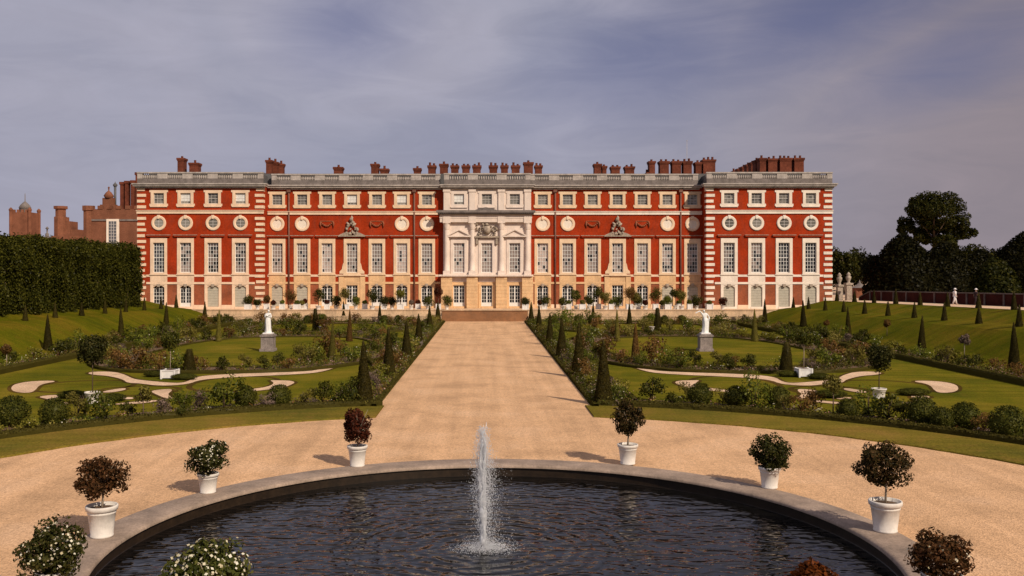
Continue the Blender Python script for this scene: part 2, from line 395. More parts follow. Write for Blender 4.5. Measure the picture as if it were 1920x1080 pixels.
# ------------------------------------------------------------------ ground and setting
PCX, PCY, PR = 0.27, 23.2, 9.46
RG, RV = 20.85, 24.35
def ring_sheet(name, r0, r1, z, mat, a0=0, a1=2 * math.pi, n=192, rings=1):
    mb = MB(); V = []; F = []
    rs = [r0 + (r1 - r0) * k / rings for k in range(rings + 1)]
    full = abs(a1 - a0 - 2 * math.pi) < 1e-6
    cnt = n if full else n + 1
    for r in rs:
        for i in range(cnt):
            a = a0 + (a1 - a0) * i / n
            V.append((PCX + r * math.sin(a), PCY + r * math.cos(a), z))
    for k in range(rings):
        for i in range(n):
            j = (i + 1) % cnt
            F.append((k * cnt + i, (k + 1) * cnt + i, (k + 1) * cnt + j, k * cnt + j))
    mb.add(V, F)
    # make sure the faces look up
    F2 = [f[::-1] for f in mb.f]; mb.f = F2
    return mb.mesh(name, mat)

g = ring_sheet('ground', PR + 0.5, 3000.0, -0.05, M['field'], n=256); tag(obj('ground', g), kind='structure')
gr = ring_sheet('gravel', PR + 0.95, RG + 0.1, 0.02, M['gravel']); tag(obj('gravel_circle', gr), kind='structure')
mb = MB()
for k in range(46):
    y0 = 41 + k * 2; mb.quad((-5.36, y0, 0.024), (5.36, y0, 0.024), (5.36, min(y0 + 2, 128.6), 0.024), (-5.36, min(y0 + 2, 128.6), 0.024))
    if y0 + 2 >= 128.6: break
tag(obj('gravel_path', mb.mesh('gravel_path', M['gravel'])), kind='structure')

def topz(ax, Y):
    T1 = 2.43 - 0.0105 * (Y - 78); T2 = 3.49 - 0.0125 * (Y - 80.5)
    kn = [(34.6, 0.0), (36.0, 0.06), (37.5, 0.55), (40.6, T1 - 0.25), (41.6, T1), (43.0, T1 + 0.12), (46.3, T2), (52.4, T2), (60, T2), (200, T2)]
    for (x0, z0), (x1, z1) in zip(kn, kn[1:]):
        if ax <= x1:
            t = (ax - x0) / (x1 - x0)
            z = z0 + (z1 - z0) * max(0, t); break
    else: z = T2
    f = min(1, max(0, (Y - 127.0) / 7.0)); f = f * f * (3 - 2 * f)
    lim = 1.45 if ax > 40.9 else min(z, 1.45)
    return z * (1 - f) + lim * f

for sgn, nm in ((-1, 'left'), (1, 'right')):
    mb = MB()
    xs = [34.6, 36, 37.5, 38.5, 39.6, 40.6, 41.6, 43, 46.3, 52.4, 60, 90, 200]
    ys = [0, 20, 40] + list(range(44, 126, 3)) + [126, 127, 128, 129, 130, 131, 132, 133, 134]
    rr = random.Random(5 + sgn)
    V = [(sgn * x, y, topz(x, y) + (rr.uniform(-0.03, 0.03) if 36 < x < 46 and y < 128 else 0)) for y in ys for x in xs]
    n = len(xs); F = []
    for j in range(len(ys) - 1):
        for i in range(n - 1):
            q = (j * n + i, j * n + i + 1, (j + 1) * n + i + 1, (j + 1) * n + i)
            F.append(q if sgn > 0 else q[::-1])
    mb.add(V, F, 0, False)
    tag(obj('grass_bank', mb.mesh('grass_bank', M['bank'])), kind='structure')
    r = RG + 0.6
    L = [(PCX + sgn * r * math.sin(a), PCY + r * math.cos(a), 0.0) for a in np.linspace(math.asin((5.2 - sgn * PCX) / r), R(118), 48)]
    L += [(sgn * 34.8, L[-1][1], 0), (sgn * 34.8, 129, 0), (sgn * 5.2, 129, 0)]
    mb = MB(); mb.ngon(L if sgn < 0 else L[::-1])
    if mb.v and sum(L[i][0] * L[(i + 1) % len(L)][1] - L[(i + 1) % len(L)][0] * L[i][1] for i in range(len(L))) * (1 if sgn < 0 else -1) < 0: mb.f = [f[::-1] for f in mb.f]
    tag(obj('lawn', mb.mesh('lawn', M['lawn'])), kind='structure')
    # curved turf verge, a raised edge round the gravel
    mb = MB(); n = 72; V = []; F = []
    prof = [(RG, 0.0), (RG + 0.02, 0.07), (RG + 0.06, 0.09), (RG + 1.1, 0.10), (RV - 1.0, 0.10), (RV, 0.09), (RV + 0.4, 0.0)]
    for k, (r, z) in enumerate(prof):
        s0 = math.asin((5.08 - sgn * PCX) / r)
        for i in range(n + 1):
            a = s0 + (R(118) - s0) * i / n
            wob = 0.03 * math.sin(a * 37) + 0.02 * math.sin(a * 91 + 1) if k < 3 else 0
            V.append((PCX + sgn * (r + wob) * math.sin(a), PCY + (r + wob) * math.cos(a), z))
    for k in range(len(prof) - 1):
        for i in range(n):
            q = (k * (n + 1) + i, (k + 1) * (n + 1) + i, (k + 1) * (n + 1) + i + 1, k * (n + 1) + i + 1)
            F.append(q[::-1] if sgn > 0 else q)
    mb.add(V, F)
    # end face at the path
    mb.add([V[k * (n + 1)] for k in range(len(prof))] , [tuple(range(len(prof)))])
    tag(obj('grass_verge', mb.mesh('grass_verge', M['verge'])), kind='structure')

# upper gravel walk on the right terrace
mb = MB()
ys = list(range(40, 132, 2))
for a, b in zip(ys, ys[1:]):
    za, zb = topz(50, a) + 0.03, topz(50, b) + 0.03
    mb.quad((46.6, a, za), (52.3, a, za), (52.3, b, zb), (46.6, b, zb))
tag(obj('terrace_path', mb.mesh('terrace_path', M['sand'])), kind='structure')

# palace terrace, steps and retaining walls
mb = MB(); mb.quad((-300, 129.2, 1.45), (300, 129.2, 1.45), (300, 700, 1.45), (-300, 700, 1.45))
tag(obj('palace_terrace', mb.mesh('palace_terrace', M['sand'])), kind='structure')
wt = None
for sgn, nm in ((-1, 'left'), (1, 'right')):
    mb = MB()
    x0, x1 = sorted((sgn * 5.95, sgn * 41.0))
    mb.box(x0, x1, 129.2, 129.75, 0.70, 1.47); mb.box(x0, x1, 129.12, 129.85, 1.475, 1.60)
    mb.box(x0, x1, 127.9, 128.4, 0.0, 0.66); mb.box(x0, x1, 127.83, 128.5, 0.665, 0.78)
    mb.box(x0, x1, 128.4, 129.2, 0.3, 0.62, 1)
    t = thing('retaining_wall', 'two-tier stone retaining wall %s of the palace steps' % nm, 'wall', me=mb.mesh('retaining_wall', [M['wall_stone'], M['lawn']]), group='terrace retaining walls')
mb = MB()
for k in range(9):
    mb.box(-5.9, 5.9, 127.9 + k * 0.16, 129.5, 0.02 + k * 0.16, 0.02 + (k + 1) * 0.16 - (0.0 if k < 8 else 0.0))
mb.box(-5.93, 5.93, 129.06, 129.52, 1.465, 1.58, 1)
thing('garden_steps', 'wide brown stone steps from the gravel path up to the palace', 'steps', me=mb.mesh('garden_steps', [M['step_stone'], M['wall_stone']]))

# beds, sand scrolls
def poly_sheet(name, pts, z, mat):
    mb = MB(); P = [(x, y, z) for x, y in pts]
    a = sum(P[i][0] * P[(i + 1) % len(P)][1] - P[(i + 1) % len(P)][0] * P[i][1] for i in range(len(P)))
    if a < 0: P = P[::-1]
    mb.ngon(P)
    return tag(obj(name, mb.mesh(name, mat)), kind='structure')

def superell(cx, cy, a, b, n=64, e=2.6):
    out = []
    for i in range(n):
        t = 2 * math.pi * i / n; c, s = math.cos(t), math.sin(t)
        out.append((cx + a * math.copysign(abs(c) ** (2 / e), c), cy + b * math.copysign(abs(s) ** (2 / e), s)))
    return out

def ring_poly(name, outer, inner, z, mat):
    mb = MB(); n = len(outer)
    V = [(x, y, z) for x, y in outer] + [(x, y, z) for x, y in inner]
    mb.add(V, [(i, (i + 1) % n, n + (i + 1) % n, n + i) for i in range(n)])
    return tag(obj(name, mb.mesh(name, mat)), kind='structure')

RING = [dict(cx=19.2, cy=82.0, a=11.8, b=19.6, ia=8.8, ib=15.6), dict(cx=19.2, cy=114.5, a=11.8, b=11.2, ia=8.9, ib=7.4)]
scrolls_px = [
    [(163, 700), (175, 697), (212, 697), (233, 702), (250, 711), (275, 714), (330, 719), (352, 716), (366, 706), (437, 701), (560, 697.5), (600, 694), (646, 677), (652, 679), (610, 697), (560, 702), (440, 707), (375, 712), (352, 721), (300, 724), (262, 719), (238, 718), (232, 712), (205, 705), (175, 703)],
    [(20, 730), (24, 722), (43, 717), (70, 714.5), (100, 714), (104, 716), (84, 719), (72, 724), (68, 730), (60, 736), (45, 737), (28, 735)],
    [(505, 713), (525, 713.5), (545, 714), (554, 717), (545, 722), (531, 727), (500, 731), (470, 734), (445, 735.5), (443, 732.5), (470, 730), (500, 726), (512, 721), (513, 717)],
    [(67, 744), (108, 740), (110, 745), (100, 750), (103, 754), (128, 755), (128, 759), (100, 757), (93, 749)],
    [(187, 735), (233, 727), (238, 731), (204, 737)],
    [(280, 733), (318, 729), (324, 732), (314, 739), (320, 744), (326, 747), (312, 748), (291, 739)],
    [(222, 745), (251, 745), (249, 749), (222, 748)],
    [(217, 757), (260, 753), (295, 750), (295, 753), (260, 757), (217, 759)],
    [(363, 742), (382, 741), (373, 745)],
]
for sgn, nm in ((-1, 'left'), (1, 'right')):
    for pp in scrolls_px:
        for _ in range(2):
            pp = [q for a, b in zip(pp, pp[1:] + pp[:1]) for q in ((a[0] * .75 + b[0] * .25, a[1] * .75 + b[1] * .25), (a[0] * .25 + b[0] * .75, a[1] * .25 + b[1] * .75))]
        P = [G(px, py) for px, py in pp]
        poly_sheet('sand_scroll', [(-sgn * x, y) for x, y in P], 0.012, M['sand'])
        n_ = len(P); ar = sum(P[i][0] * P[(i + 1) % n_][1] - P[(i + 1) % n_][0] * P[i][1] for i in range(n_)); sg_ = 1 if ar > 0 else -1
        O = []
        for i in range(n_):
            tx, ty = P[(i + 1) % n_][0] - P[i - 1][0], P[(i + 1) % n_][1] - P[i - 1][1]; l_ = math.hypot(tx, ty) + 1e-6
            O.append((P[i][0] + sg_ * ty / l_ * 0.22, P[i][1] - sg_ * tx / l_ * 0.22))
        ring_poly('worn_turf', [(-sgn * x, y) for x, y in (O if sg_ * sgn < 0 else O[::-1])], [(-sgn * x, y) for x, y in (P if sg_ * sgn < 0 else P[::-1])], 0.008, M['worn'])
    for px0, px1, py0, py1 in ((70, 242, 713, 736), (362, 515, 706, 734), (180, 330, 724, 742)):
        (xa, _), (xb, _) = G(px0, (py0 + py1) / 2), G(px1, (py0 + py1) / 2); yb, ya = G(900, py0)[1], G(900, py1)[1]
        E_ = [superell((xa + xb) / 2 * -sgn, (ya + yb) / 2, (xb - xa) / 2 + d_, (yb - ya) / 2 + d_, 72, 2.1) for d_ in (0.2, -0.16)]
        ring_poly('worn_turf', E_[0], E_[1], 0.006, M['worn'])
    # path bed
    poly_sheet('path_bed_soil', [(sgn * 5.4, 46.4), (sgn * 7.7, 47.4), (sgn * 7.7, 126.5), (sgn * 5.4, 126.5)], 0.035, M['soil'])
    # curved front bed
    P = []
    for r, rev in ((RV + 0.2, False), (RV + 3.2, True)):
        L = [(PCX + sgn * r * math.sin(a), PCY + r * math.cos(a)) for a in np.linspace(math.asin((5.4 - sgn * PCX) / r), R(75), 48)]
        P += L[::-1] if rev else L
    poly_sheet('front_bed_soil', P, 0.03, M['soil'])
    for q in RING:
        ring_poly('ring_bed_soil', superell(sgn * q['cx'], q['cy'], q['a'], q['b']), superell(sgn * q['cx'], q['cy'], q['ia'], q['ib']), 0.04, M['soil'])
    poly_sheet('bank_bed_soil', [(sgn * 32.4, 44), (sgn * 35.3, 44), (sgn * 35.3, 127), (sgn * 32.4, 127)], 0.045, M['soil'])

# low clipped edging along the beds
def edging(name, label, pts, closed=False, w=0.34, h=0.30, seed=1, dens=60, L=0.08):
    rng = np.random.default_rng(seed)
    P = [Vector((x, y, 0)) for x, y in pts]
    if closed: P.append(P[0])
    mb = MB(); V = []; F = []
    prof = [(-0.5, 0.0), (-0.5, 0.75), (-0.36, 1.0), (0.36, 1.0), (0.5, 0.75), (0.5, 0.0)]
    npf = len(prof)
    # resample
    Q = [P[0]]
    for a, b in zip(P, P[1:]):
        k = max(1, int((b - a).length / 0.6))
        Q += [a.lerp(b, (i + 1) / k) for i in range(k)]
    for i, p in enumerate(Q):
        d = (Q[min(i + 1, len(Q) - 1)] - Q[max(i - 1, 0)]).normalized(); nn = Vector((d.y, -d.x, 0))
        for (u, v) in prof:
            j = rng.uniform(-0.02, 0.02)
            V.append(p + nn * (u * w + j) + Vector((0, 0, v * h * rng.uniform(0.92, 1.06))))
    for i in range(len(Q) - 1):
        for k in range(npf - 1):
            F.append((i * npf + k, (i + 1) * npf + k, (i + 1) * npf + k + 1, i * npf + k + 1))
    mb.add(V, F)
    VV = np.array([tuple(v) for v in V]).reshape(len(Q), npf, 3)
    n = int(len(Q) * dens * 0.6)
    ii = rng.integers(0, len(Q) - 1, n); kk = rng.integers(0, npf - 1, n)
    s, t = rng.uniform(0, 1, (n, 1)), rng.uniform(0, 1, (n, 1))
    A, B, C, D = VV[ii, kk], VV[ii + 1, kk], VV[ii + 1, kk + 1], VV[ii, kk + 1]
    X = (A * (1 - s) + B * s) * (1 - t) + (D * (1 - s) + C * s) * t
    Nn = np.cross(B - A, D - A); Nn /= np.linalg.norm(Nn, axis=1, keepdims=True) + 1e-9
    Nn *= np.sign(Nn[:, 2:3] + 0.2)
    leaf_add(mb, X + Nn * 0.01, Nn, L, L * 0.6, rng, 0, 0.8)
    return thing(name, label, 'hedge', me=mb.mesh(name, M['edging']))

for sgn, nm in ((-1, 'left'), (1, 'right')):
    edging('box_edging', 'long straight clipped box edging between gravel path and %s flower bed' % nm, [(sgn * 5.55, 46.6), (sgn * 5.55, 127)], seed=11 + sgn, h=0.22, w=0.28, dens=110)
    edging('box_edging', 'clipped box edging on the lawn side of the %s path bed' % nm, [(sgn * 7.75, 48.0), (sgn * 7.75, 66), (sgn * 9.2, 73)], seed=15 + sgn)
    edging('box_edging', 'curved dark box edging behind the %s turf verge' % nm,
           [(PCX + sgn * (RV + 0.35) * math.sin(a), PCY + (RV + 0.35) * math.cos(a)) for a in np.linspace(math.asin(5.4 / RV), R(75), 60)], seed=21 + sgn, w=0.5, h=0.33, dens=170, L=0.1)
    for q, nn in zip(RING, ('statue lawn', 'lawn beside the palace terrace')):
        edging('box_edging', 'outer box edging round the bed of the %s %s' % (nm, nn), superell(sgn * q['cx'], q['cy'], q['a'], q['b']), True, seed=31 + sgn, h=0.22, w=0.3)
        edging('box_edging', 'inner box edging round the %s %s' % (nm, nn), superell(sgn * q['cx'], q['cy'], q['ia'], q['ib']), True, seed=41 + sgn, h=0.13, w=0.26)
    edging('box_edging', 'box edging along the foot of the %s grass bank' % nm, [(sgn * 32.4, 44), (sgn * 32.4, 127)], seed=51 + sgn, w=0.5, h=0.42)

# ------------------------------------------------------------------ pool and fountain
FXX, FYY, WZ = -0.05, 24.1, -0.35
mb = MB()
n = 160
prof = [(PR - 0.02, -0.05), (PR - 0.02, 0.0), (PR + 0.02, 0.04), (PR + 0.10, 0.06), (PR + 0.98, 0.065), (PR + 1.06, 0.04), (PR + 1.08, -0.02)]
mb.lathe(prof, n, (PCX, PCY, 0)); mb.f.pop(); mb.m.pop(); mb.sm.pop()
cop = mb.mesh('coping', M['coping'])
basin = thing('pool_basin', 'round sunken fountain pool with broad stone coping in the gravel', 'pool')
obj('coping', cop, basin)
mb = MB(); mb.lathe([(PR + 0.06, -0.9), (PR + 0.06, -0.05)], n, (PCX, PCY, 0)); mb.f = [f[::-1] for f in mb.f[:-1]]; mb.m.pop(); mb.sm.pop()
mb.lathe([(PR + 0.06, -0.05), (PR - 0.02, -0.05)], n, (PCX, PCY, 0)); mb.f.pop(); mb.m.pop(); mb.sm.pop()
obj('inner_wall', mb.mesh('inner_wall', M['poolwall']), basin)
mb = MB(); mb.lathe([(0.01, WZ), (2, WZ), (4, WZ), (6, WZ), (8, WZ), (PR + 0.05, WZ)], n, (PCX, PCY, 0), smooth=False); mb.f = [f[::-1] for f in mb.f[:-1]]; mb.m.pop(); mb.sm.pop()
mb.f = [f[::-1] for f in mb.f]
tag(obj('pool_water', mb.mesh('pool_water', watermat(FXX, FYY))), kind='structure')

def spraymat():
    m = bpy.data.materials.new('water_spray'); nt, nd, lk = nodes_of(m)
    d = N(nt, 'ShaderNodeBsdfDiffuse'); d.inputs[0].default_value = (0.85, 0.86, 0.9, 1)
    t = N(nt, 'ShaderNodeBsdfTransparent'); gl = N(nt, 'ShaderNodeBsdfGlossy', i_Roughness=0.15)
    x = N(nt, 'ShaderNodeMixShader', i_0=0.3); lk.new(d.outputs[0], x.inputs[1]); lk.new(gl.outputs[0], x.inputs[2])
    y = N(nt, 'ShaderNodeMixShader', i_0=0.28); lk.new(x.outputs[0], y.inputs[1]); lk.new(t.outputs[0], y.inputs[2])
    o = N(nt, 'ShaderNodeOutputMaterial'); lk.new(y.outputs[0], o.inputs[0])
    return m
M['spray'] = spraymat()
OCT = np.array([(1, 0, 0), (0, 1, 0), (-1, 0, 0), (0, -1, 0), (0, 0, 1), (0, 0, -1)], float)
OCF = [(0, 1, 4), (1, 2, 4), (2, 3, 4), (3, 0, 4), (1, 0, 5), (2, 1, 5), (3, 2, 5), (0, 3, 5)]
def drops(mb, P, r, rng, stretch=1.6):
    for p, q in zip(P, r):
        mb.add(OCT * np.array([q, q, q * rng.uniform(1, stretch)]) + p, OCF, 0, True)
rng = np.random.default_rng(77)
fount = thing('fountain_jet', 'tall white water jet with splashing foam at the pool centre', 'fountain', (FXX, FYY, WZ))
mb = MB(); mb.lathe([(0.09, -0.3), (0.09, 0.02), (0.06, 0.05), (0.05, 0.16), (0.035, 0.17), (0.0, 0.17)], 12)
obj('nozzle', mb.mesh('nozzle', M['iron']), fount)
mb = MB()
H = 3.2
for k in range(26):
    top = H * rng.uniform(0.35, 0.98); ph = rng.uniform(0, 6.3, 3); am = rng.uniform(0.2, 1.0)
    pts, rad = [], []
    for i in range(24):
        t = i / 23; z = 0.15 + t * top
        wv = 0.10 * (z / H) ** 0.6 * am
        pts.append((wv * math.sin(ph[0] + z * 3.1 + k) + 0.02 * math.sin(z * 9 + ph[1]), wv * math.cos(ph[2] + z * 2.7), z))
        rad.append((0.038 + 0.024 * math.sin(z * 7 + ph[1])) * (1 - t ** 3 * 0.9) * (0.85 if k else 1.9))
    mb.tube(pts, rad, 6)
n = 6500
t = rng.beta(1.6, 1.3, n); z = 0.2 + t * 2.95
sp = 0.04 + 0.07 * np.sin(np.clip(t, 0, 1) * math.pi) + 0.03
P = np.stack([rng.normal(0.03, 1, n) * sp, rng.normal(0, 1, n) * sp, z], 1)
drops(mb, P, rng.uniform(0.003, 0.010, n), rng, 3.0)
n = 2600   # falling mist, drifting to one side
z = rng.uniform(0.1, 2.2, n)
P = np.stack([rng.normal(0.12, 0.14, n) + rng.exponential(0.11, n) * rng.choice([1, 1, -0.8], n), rng.normal(0, 0.18, n), z], 1)
drops(mb, P, rng.uniform(0.0025, 0.007, n), rng, 3.0)
obj('water_column', mb.mesh('water_column', M['spray']), fount)
mb = MB(); n = 4200
a = rng.uniform(0, 2 * math.pi, n); r = np.abs(rng.normal(0.22, 0.24, n))
P = np.stack([r * np.cos(a) * 1.25 + 0.08, r * np.sin(a), 0.01 + rng.exponential(0.085, n) * np.clip(1.1 - r, 0.12, 1)], 1)
drops(mb, P, rng.uniform(0.004, 0.011, n), rng, 1.2)
obj('splash', mb.mesh('splash', M['spray']), fount)

# ------------------------------------------------------------------ potted plants round the pool
def pot_mesh(r=0.29, h=0.56, name='pot'):
    mb = MB()
    mb.lathe([(r * 0.70, 0.0), (r * 0.75, 0.015), (r * 0.75, h * 0.06), (r * 0.72, h * 0.075), (r * 0.80, h * 0.40), (r * 0.89, h * 0.74), (r * 0.92, h * 0.75), (r * 0.92, h * 0.79), (r * 0.90, h * 0.80), (r * 0.92, h * 0.84), (r * 1.03, h * 0.86), (r * 1.05, h * 0.97), (r * 1.02, h), (r * 0.92, h), (r * 0.90, h * 0.88), (0.001, h * 0.88)], 28)
    mb.f.pop(); mb.m.pop(); mb.sm.pop()
    return mb.mesh(name, M['pot'])
def soil_mesh(r, z):
    mb = MB(); mb.lathe([(r, z), (r * 0.5, z + 0.02), (0.001, z + 0.03)], 18); return mb.mesh('soil', M['soil'])
POTS = [  # photo x, y of the foot, pot radius, pot height, crown (width, height, centre z), trunk, leaf, flowers, label
    ((390, 927), 0.32, 0.60, (1.42, 1.0, 1.06), False, 'potgreen', 9, 'white pot with a low round bush of white flowers on the coping'),
    ((191, 1010), 0.38, 0.80, (1.34, 1.16, 1.48), True, 'bronze', 0, 'white pot with a bronze-leaved round tree on a short stem'),
    ((670, 877), 0.34, 0.72, (1.04, 1.36, 1.40), True, 'wine', 0, 'white pot with a wine-red round tree left of the water jet'),
    ((1177, 873), 0.35, 0.70, (1.14, 1.22, 1.62), True, 'bronze_green', 0, 'white pot with a dark bronze-green round tree right of the water jet'),
    ((1443, 918), 0.33, 0.66, (1.35, 1.10, 1.08), False, 'potgreen', 0, 'white pot with a spiky dark green bush leaning over its rim'),
    ((1660, 1000), 0.40, 0.80, (1.50, 1.18, 1.72), True, 'bronze_green', 0, 'white pot with a large round dark tree on a thin grey stem'),
]
def potted(loc, pr, ph, cr, trunk, leaf, fl, label, seed):
    rng = np.random.default_rng(seed)
    t = thing('potted_tree', label, 'potted tree', loc, group='white pots round the fountain pool')
    p = obj('pot', pot_mesh(pr, ph), t); obj('soil', soil_mesh(pr * 0.9, ph * 0.89), p)
    cw, chh, cz = cr
    mb = MB()
    base = Vector((0, 0, ph * 0.88)); fork = Vector((0.02, 0, cz - chh * 0.22))
    if trunk: mb.tube([base, base.lerp(fork, 0.5) + Vector((0.015, 0.01, 0)), fork], [0.035, 0.028, 0.026], 8)
    else: fork = base + Vector((0, 0, 0.05))
    for k in range(9):
        a = k * 2.4; e = Vector((math.cos(a) * cw * 0.36, math.sin(a) * cw * 0.36, cz + chh * rng.uniform(-0.15, 0.4)))
        mb.tube([fork, fork.lerp(e, 0.5) + Vector((0, 0, 0.06)), e], [0.016, 0.011, 0.005], 5)
    obj('stems', mb.mesh('stems', M['bark_pale'] if trunk else M['bark']), t)
    mb = MB()
    crown(mb, (0, 0, cz), cw / 2, cw / 2, chh / 2, 46, 105, 0.088, 0.05, rng, 0, 0.33, fl, 1, 0.055, floor=ph * 0.86 if not trunk else None, spread=0.88)
    obj('crown', mb.mesh('crown', [M[leaf], M['flower']]), t)
    return t
for k, (pp, pr, ph, cr, tr, lf, fl, lab) in enumerate(POTS):
    x, y = G(*pp); potted((x, y, 0.06), pr, ph, cr, tr, lf, fl, lab, 100 + k)
potted((-8.72, 18.9, 0.06), 0.36, 0.72, (1.56, 1.24, 1.14), False, 'potgreen', 13, 'broad green bush thick with cream flowers beside the bronze-leaved tree', 120)
potted((-4.22, 14.2, 0.06), 0.40, 0.80, (1.36, 1.30, 2.06), True, 'potflower', 17, 'crown of cream blossom rising in front of the dark pool water', 121)
potted((9.16, 18.7, 0.06), 0.38, 0.70, (1.32, 1.0, 1.02), False, 'bronze', 2, 'white pot with a low coppery bush at the picture corner', 122)
potted((5.05, 14.3, 0.06), 0.38, 0.78, (0.86, 0.9, 1.84), True, 'orange', 0, 'top of an orange-red crown in front of the pool', 123)

# ------------------------------------------------------------------ yews
def cone_fn(r, h, rng, rt=0.03):
    def fn(n):
        u = 1 - np.sqrt(rng.uniform(0, 1, n)) * 0.995; a = rng.uniform(0, 2 * math.pi, n)
        rr = (r * (1 - u) + rt * u) * (1 + 0.05 * np.sin(a * 5 + u * 9))
        P = np.stack([rr * np.cos(a), rr * np.sin(a), u * h], 1)
        Nn = np.stack([np.cos(a), np.sin(a), np.full(n, r / h)], 1); Nn /= np.linalg.norm(Nn, axis=1, keepdims=True)
        return P, Nn
    return fn
def yew_mesh(r, h, n, L, seed, rt=0.05):
    rng = np.random.default_rng(seed); mb = MB()
    mb.lathe([(r * 0.85, 0.0), (r * 0.93, 0.06 * h), (rt * 0.8 + (r - rt) * 0.45, 0.5 * h), (rt * 0.8, 0.985 * h), (0.001, h)], 14)
    shell(mb, cone_fn(r, h, rng, rt), n * 2, L * 0.72, L * 0.4, rng, 0, L * 0.2, 0.5)
    return mb.mesh('yew_cone', M['yew'])
yew_tall = [yew_mesh(0.46, 3.2, 4200, 0.10, 200 + k) for k in range(3)]
yew_small = [yew_mesh(0.28, 1.55, 1300, 0.09, 210 + k) for k in range(2)]
yew_squat = [yew_mesh(0.42, 1.75, 2200, 0.09, 220, rt=0.2)]
rr = random.Random(3)
for sgn, nm in ((-1, 'left'), (1, 'right')):
    for k, (Y, h) in enumerate([(47.6, 1.03), (60.2, 1.05), (73.5, 0.95), (87, 0.9), (104, 0.95), (122, 0.9)]):
        thing('yew_cone', '%s tall yew obelisk from the pool end of the %s path bed' % (ORD[k], nm), 'topiary', (sgn * 6.1 - 0.05, Y, 0.03), rr.uniform(0, 6), 'yew obelisks beside the gravel path', yew_tall[k % 3], (1, 1, h))
    for k, (Y, x) in enumerate([(64.7, 36.7), (78.2, 36.6), (94, 36.6), (109, 37.2), (122, 36.6)]):
        thing('yew_cone', '%s tall yew obelisk from the pool end at the %s bank foot' % (ORD[k], nm), 'topiary', (sgn * x, Y, topz(x, Y)), rr.uniform(0, 6), 'yew obelisks at the foot of the banks', yew_tall[(k + 1) % 3], (0.8, 0.8, 0.92 + rr.uniform(-0.04, 0.04)))
    for k in range(10):
        Y = 73.2 + k * 5.95
        thing('yew_cone', '%s small yew cone along the crest of the %s grass bank' % (ORD[k], nm), 'topiary', (sgn * 41.9, Y, topz(41.9, Y) - 0.02), rr.uniform(0, 6), 'small yew cones on the crest of the banks', yew_small[k % 2], (1, 1, rr.uniform(0.92, 1.1)))
for k in range(8):
    Y = 82 + k * 5.9
    thing('yew_cone', '%s small yew cone at the edge of the raised gravel walk' % ORD[k], 'topiary', (46.5, Y, topz(46.5, Y)), rr.uniform(0, 6), 'small yew cones by the raised walk', yew_small[k % 2], (1, 1, rr.uniform(0.9, 1.08)))
for px, py, h, lab in ((355, 697, 0.9, 'squat flat-topped yew beside the white tub on the left lawn'), (1474, 697, 1.12, 'flat-topped yew beside the white tub on the right lawn')):
    x, y = G(px, py); thing('yew_cone', lab, 'topiary', (x, y, 0), 0.4, None, yew_squat[0], (1, 1, h))
for px, py, h, lab in ((592, 621, 1.5, 'dark yew column behind the small white tub, left far lawn'), (1233, 621, 1.55, 'dark yew column behind the small white tub, right far lawn')):
    x, y = G(px, py); thing('yew_cone', lab, 'topiary', (x, y, 0), 0.4, None, yew_squat[0], (1.05, 1.05, h))
for px, py, lab in ((712, 605, 'slim yew cone before the left terrace wall, next to the path'), (645, 602, 'slim yew cone before the left terrace wall, below the fourth door'), (1112, 605, 'slim yew cone before the right terrace wall, next to the path'), (1180, 608, 'slim yew cone before the right terrace wall, below the carved trophy')):
    x, y = G(px, py); thing('yew_cone', lab, 'topiary', (x, y, 0), 0.2, None, yew_tall[0], (0.8, 0.8, 0.82))

yo = yew_tall[0].copy(); yo.materials[0] = M['rust']; yo2 = yew_tall[1].copy(); yo2.materials[0] = M['olive']
for px, py, h, me_, lab in ((1157, 640, 0.95, yo2, 'slim olive cone in the right beds, nearer the palace'), (1192, 674, 0.9, yo, 'slim rusty-brown cone at the corner of the right statue lawn'), (622, 676, 0.95, yo2, 'slim olive cone at the corner of the left statue lawn'), (655, 640, 1.0, yo, 'slim rusty-brown cone in the left beds, nearer the palace'), (1415, 640, 0.95, yo2, 'slim olive cone beyond the right statue lawn'), (410, 640, 0.95, yo2, 'slim olive cone beyond the left statue lawn')):
    x, y = G(px, py); thing('conifer_cone', lab, 'topiary', (x, y, 0.03), 0.7, None, me_, (0.72, 0.72, h))

# ------------------------------------------------------------------ shrubs
def ball_mesh(mat, seed, n=1800, L=0.09, r=0.6, squash=0.95):
    rng = np.random.default_rng(seed); mb = MB()
    def fn(n):
        d = unit_dirs(n, rng); d[:, 2] = np.where(d[:, 2] < -0.8, -d[:, 2], d[:, 2])
        k = 1 + 0.05 * np.sin(d[:, :1] * 7 + seed) * np.cos(d[:, 1:2] * 6)
        return d * r * k * np.array([1, 1, squash]) + np.array([0, 0, r * squash * 0.92]), d
    mb.lathe([(r * 0.5, 0.02), (r * 0.8, r * 0.45), (r * 0.86, r * 0.9), (r * 0.65, r * 1.45), (0.001, r * 1.7)], 12)
    shell(mb, fn, n, L, L * 0.55, rng, 0, L * 0.5, 0.6)
    return mb.mesh('clipped_ball', mat)
def bush_mesh(mats, seed, w=0.55, h=0.9, nb=16, nl=42, L=0.13, W=0.065, fl=0, spiky=False):
    rng = np.random.default_rng(seed); mb = MB()
    for k in range(7):
        a = rng.uniform(0, 6.28); e = (math.cos(a) * w * 0.5, math.sin(a) * w * 0.5, h * rng.uniform(0.55, 0.9))
        mb.tube([(0.03 * math.cos(a), 0.03 * math.sin(a), 0), (e[0] * 0.4, e[1] * 0.4, e[2] * 0.55), e], [0.016, 0.011, 0.004], 4, m=2)
    crown(mb, (0, 0, h * 0.53), w, w, h * 0.5, nb, nl, L, W, rng, 0, 0.46, fl, 1, 0.075, floor=0.03, spread=0.85 if not spiky else 1.0)
    return mb.mesh('shrub', [mats[0], mats[1], M['bark']])
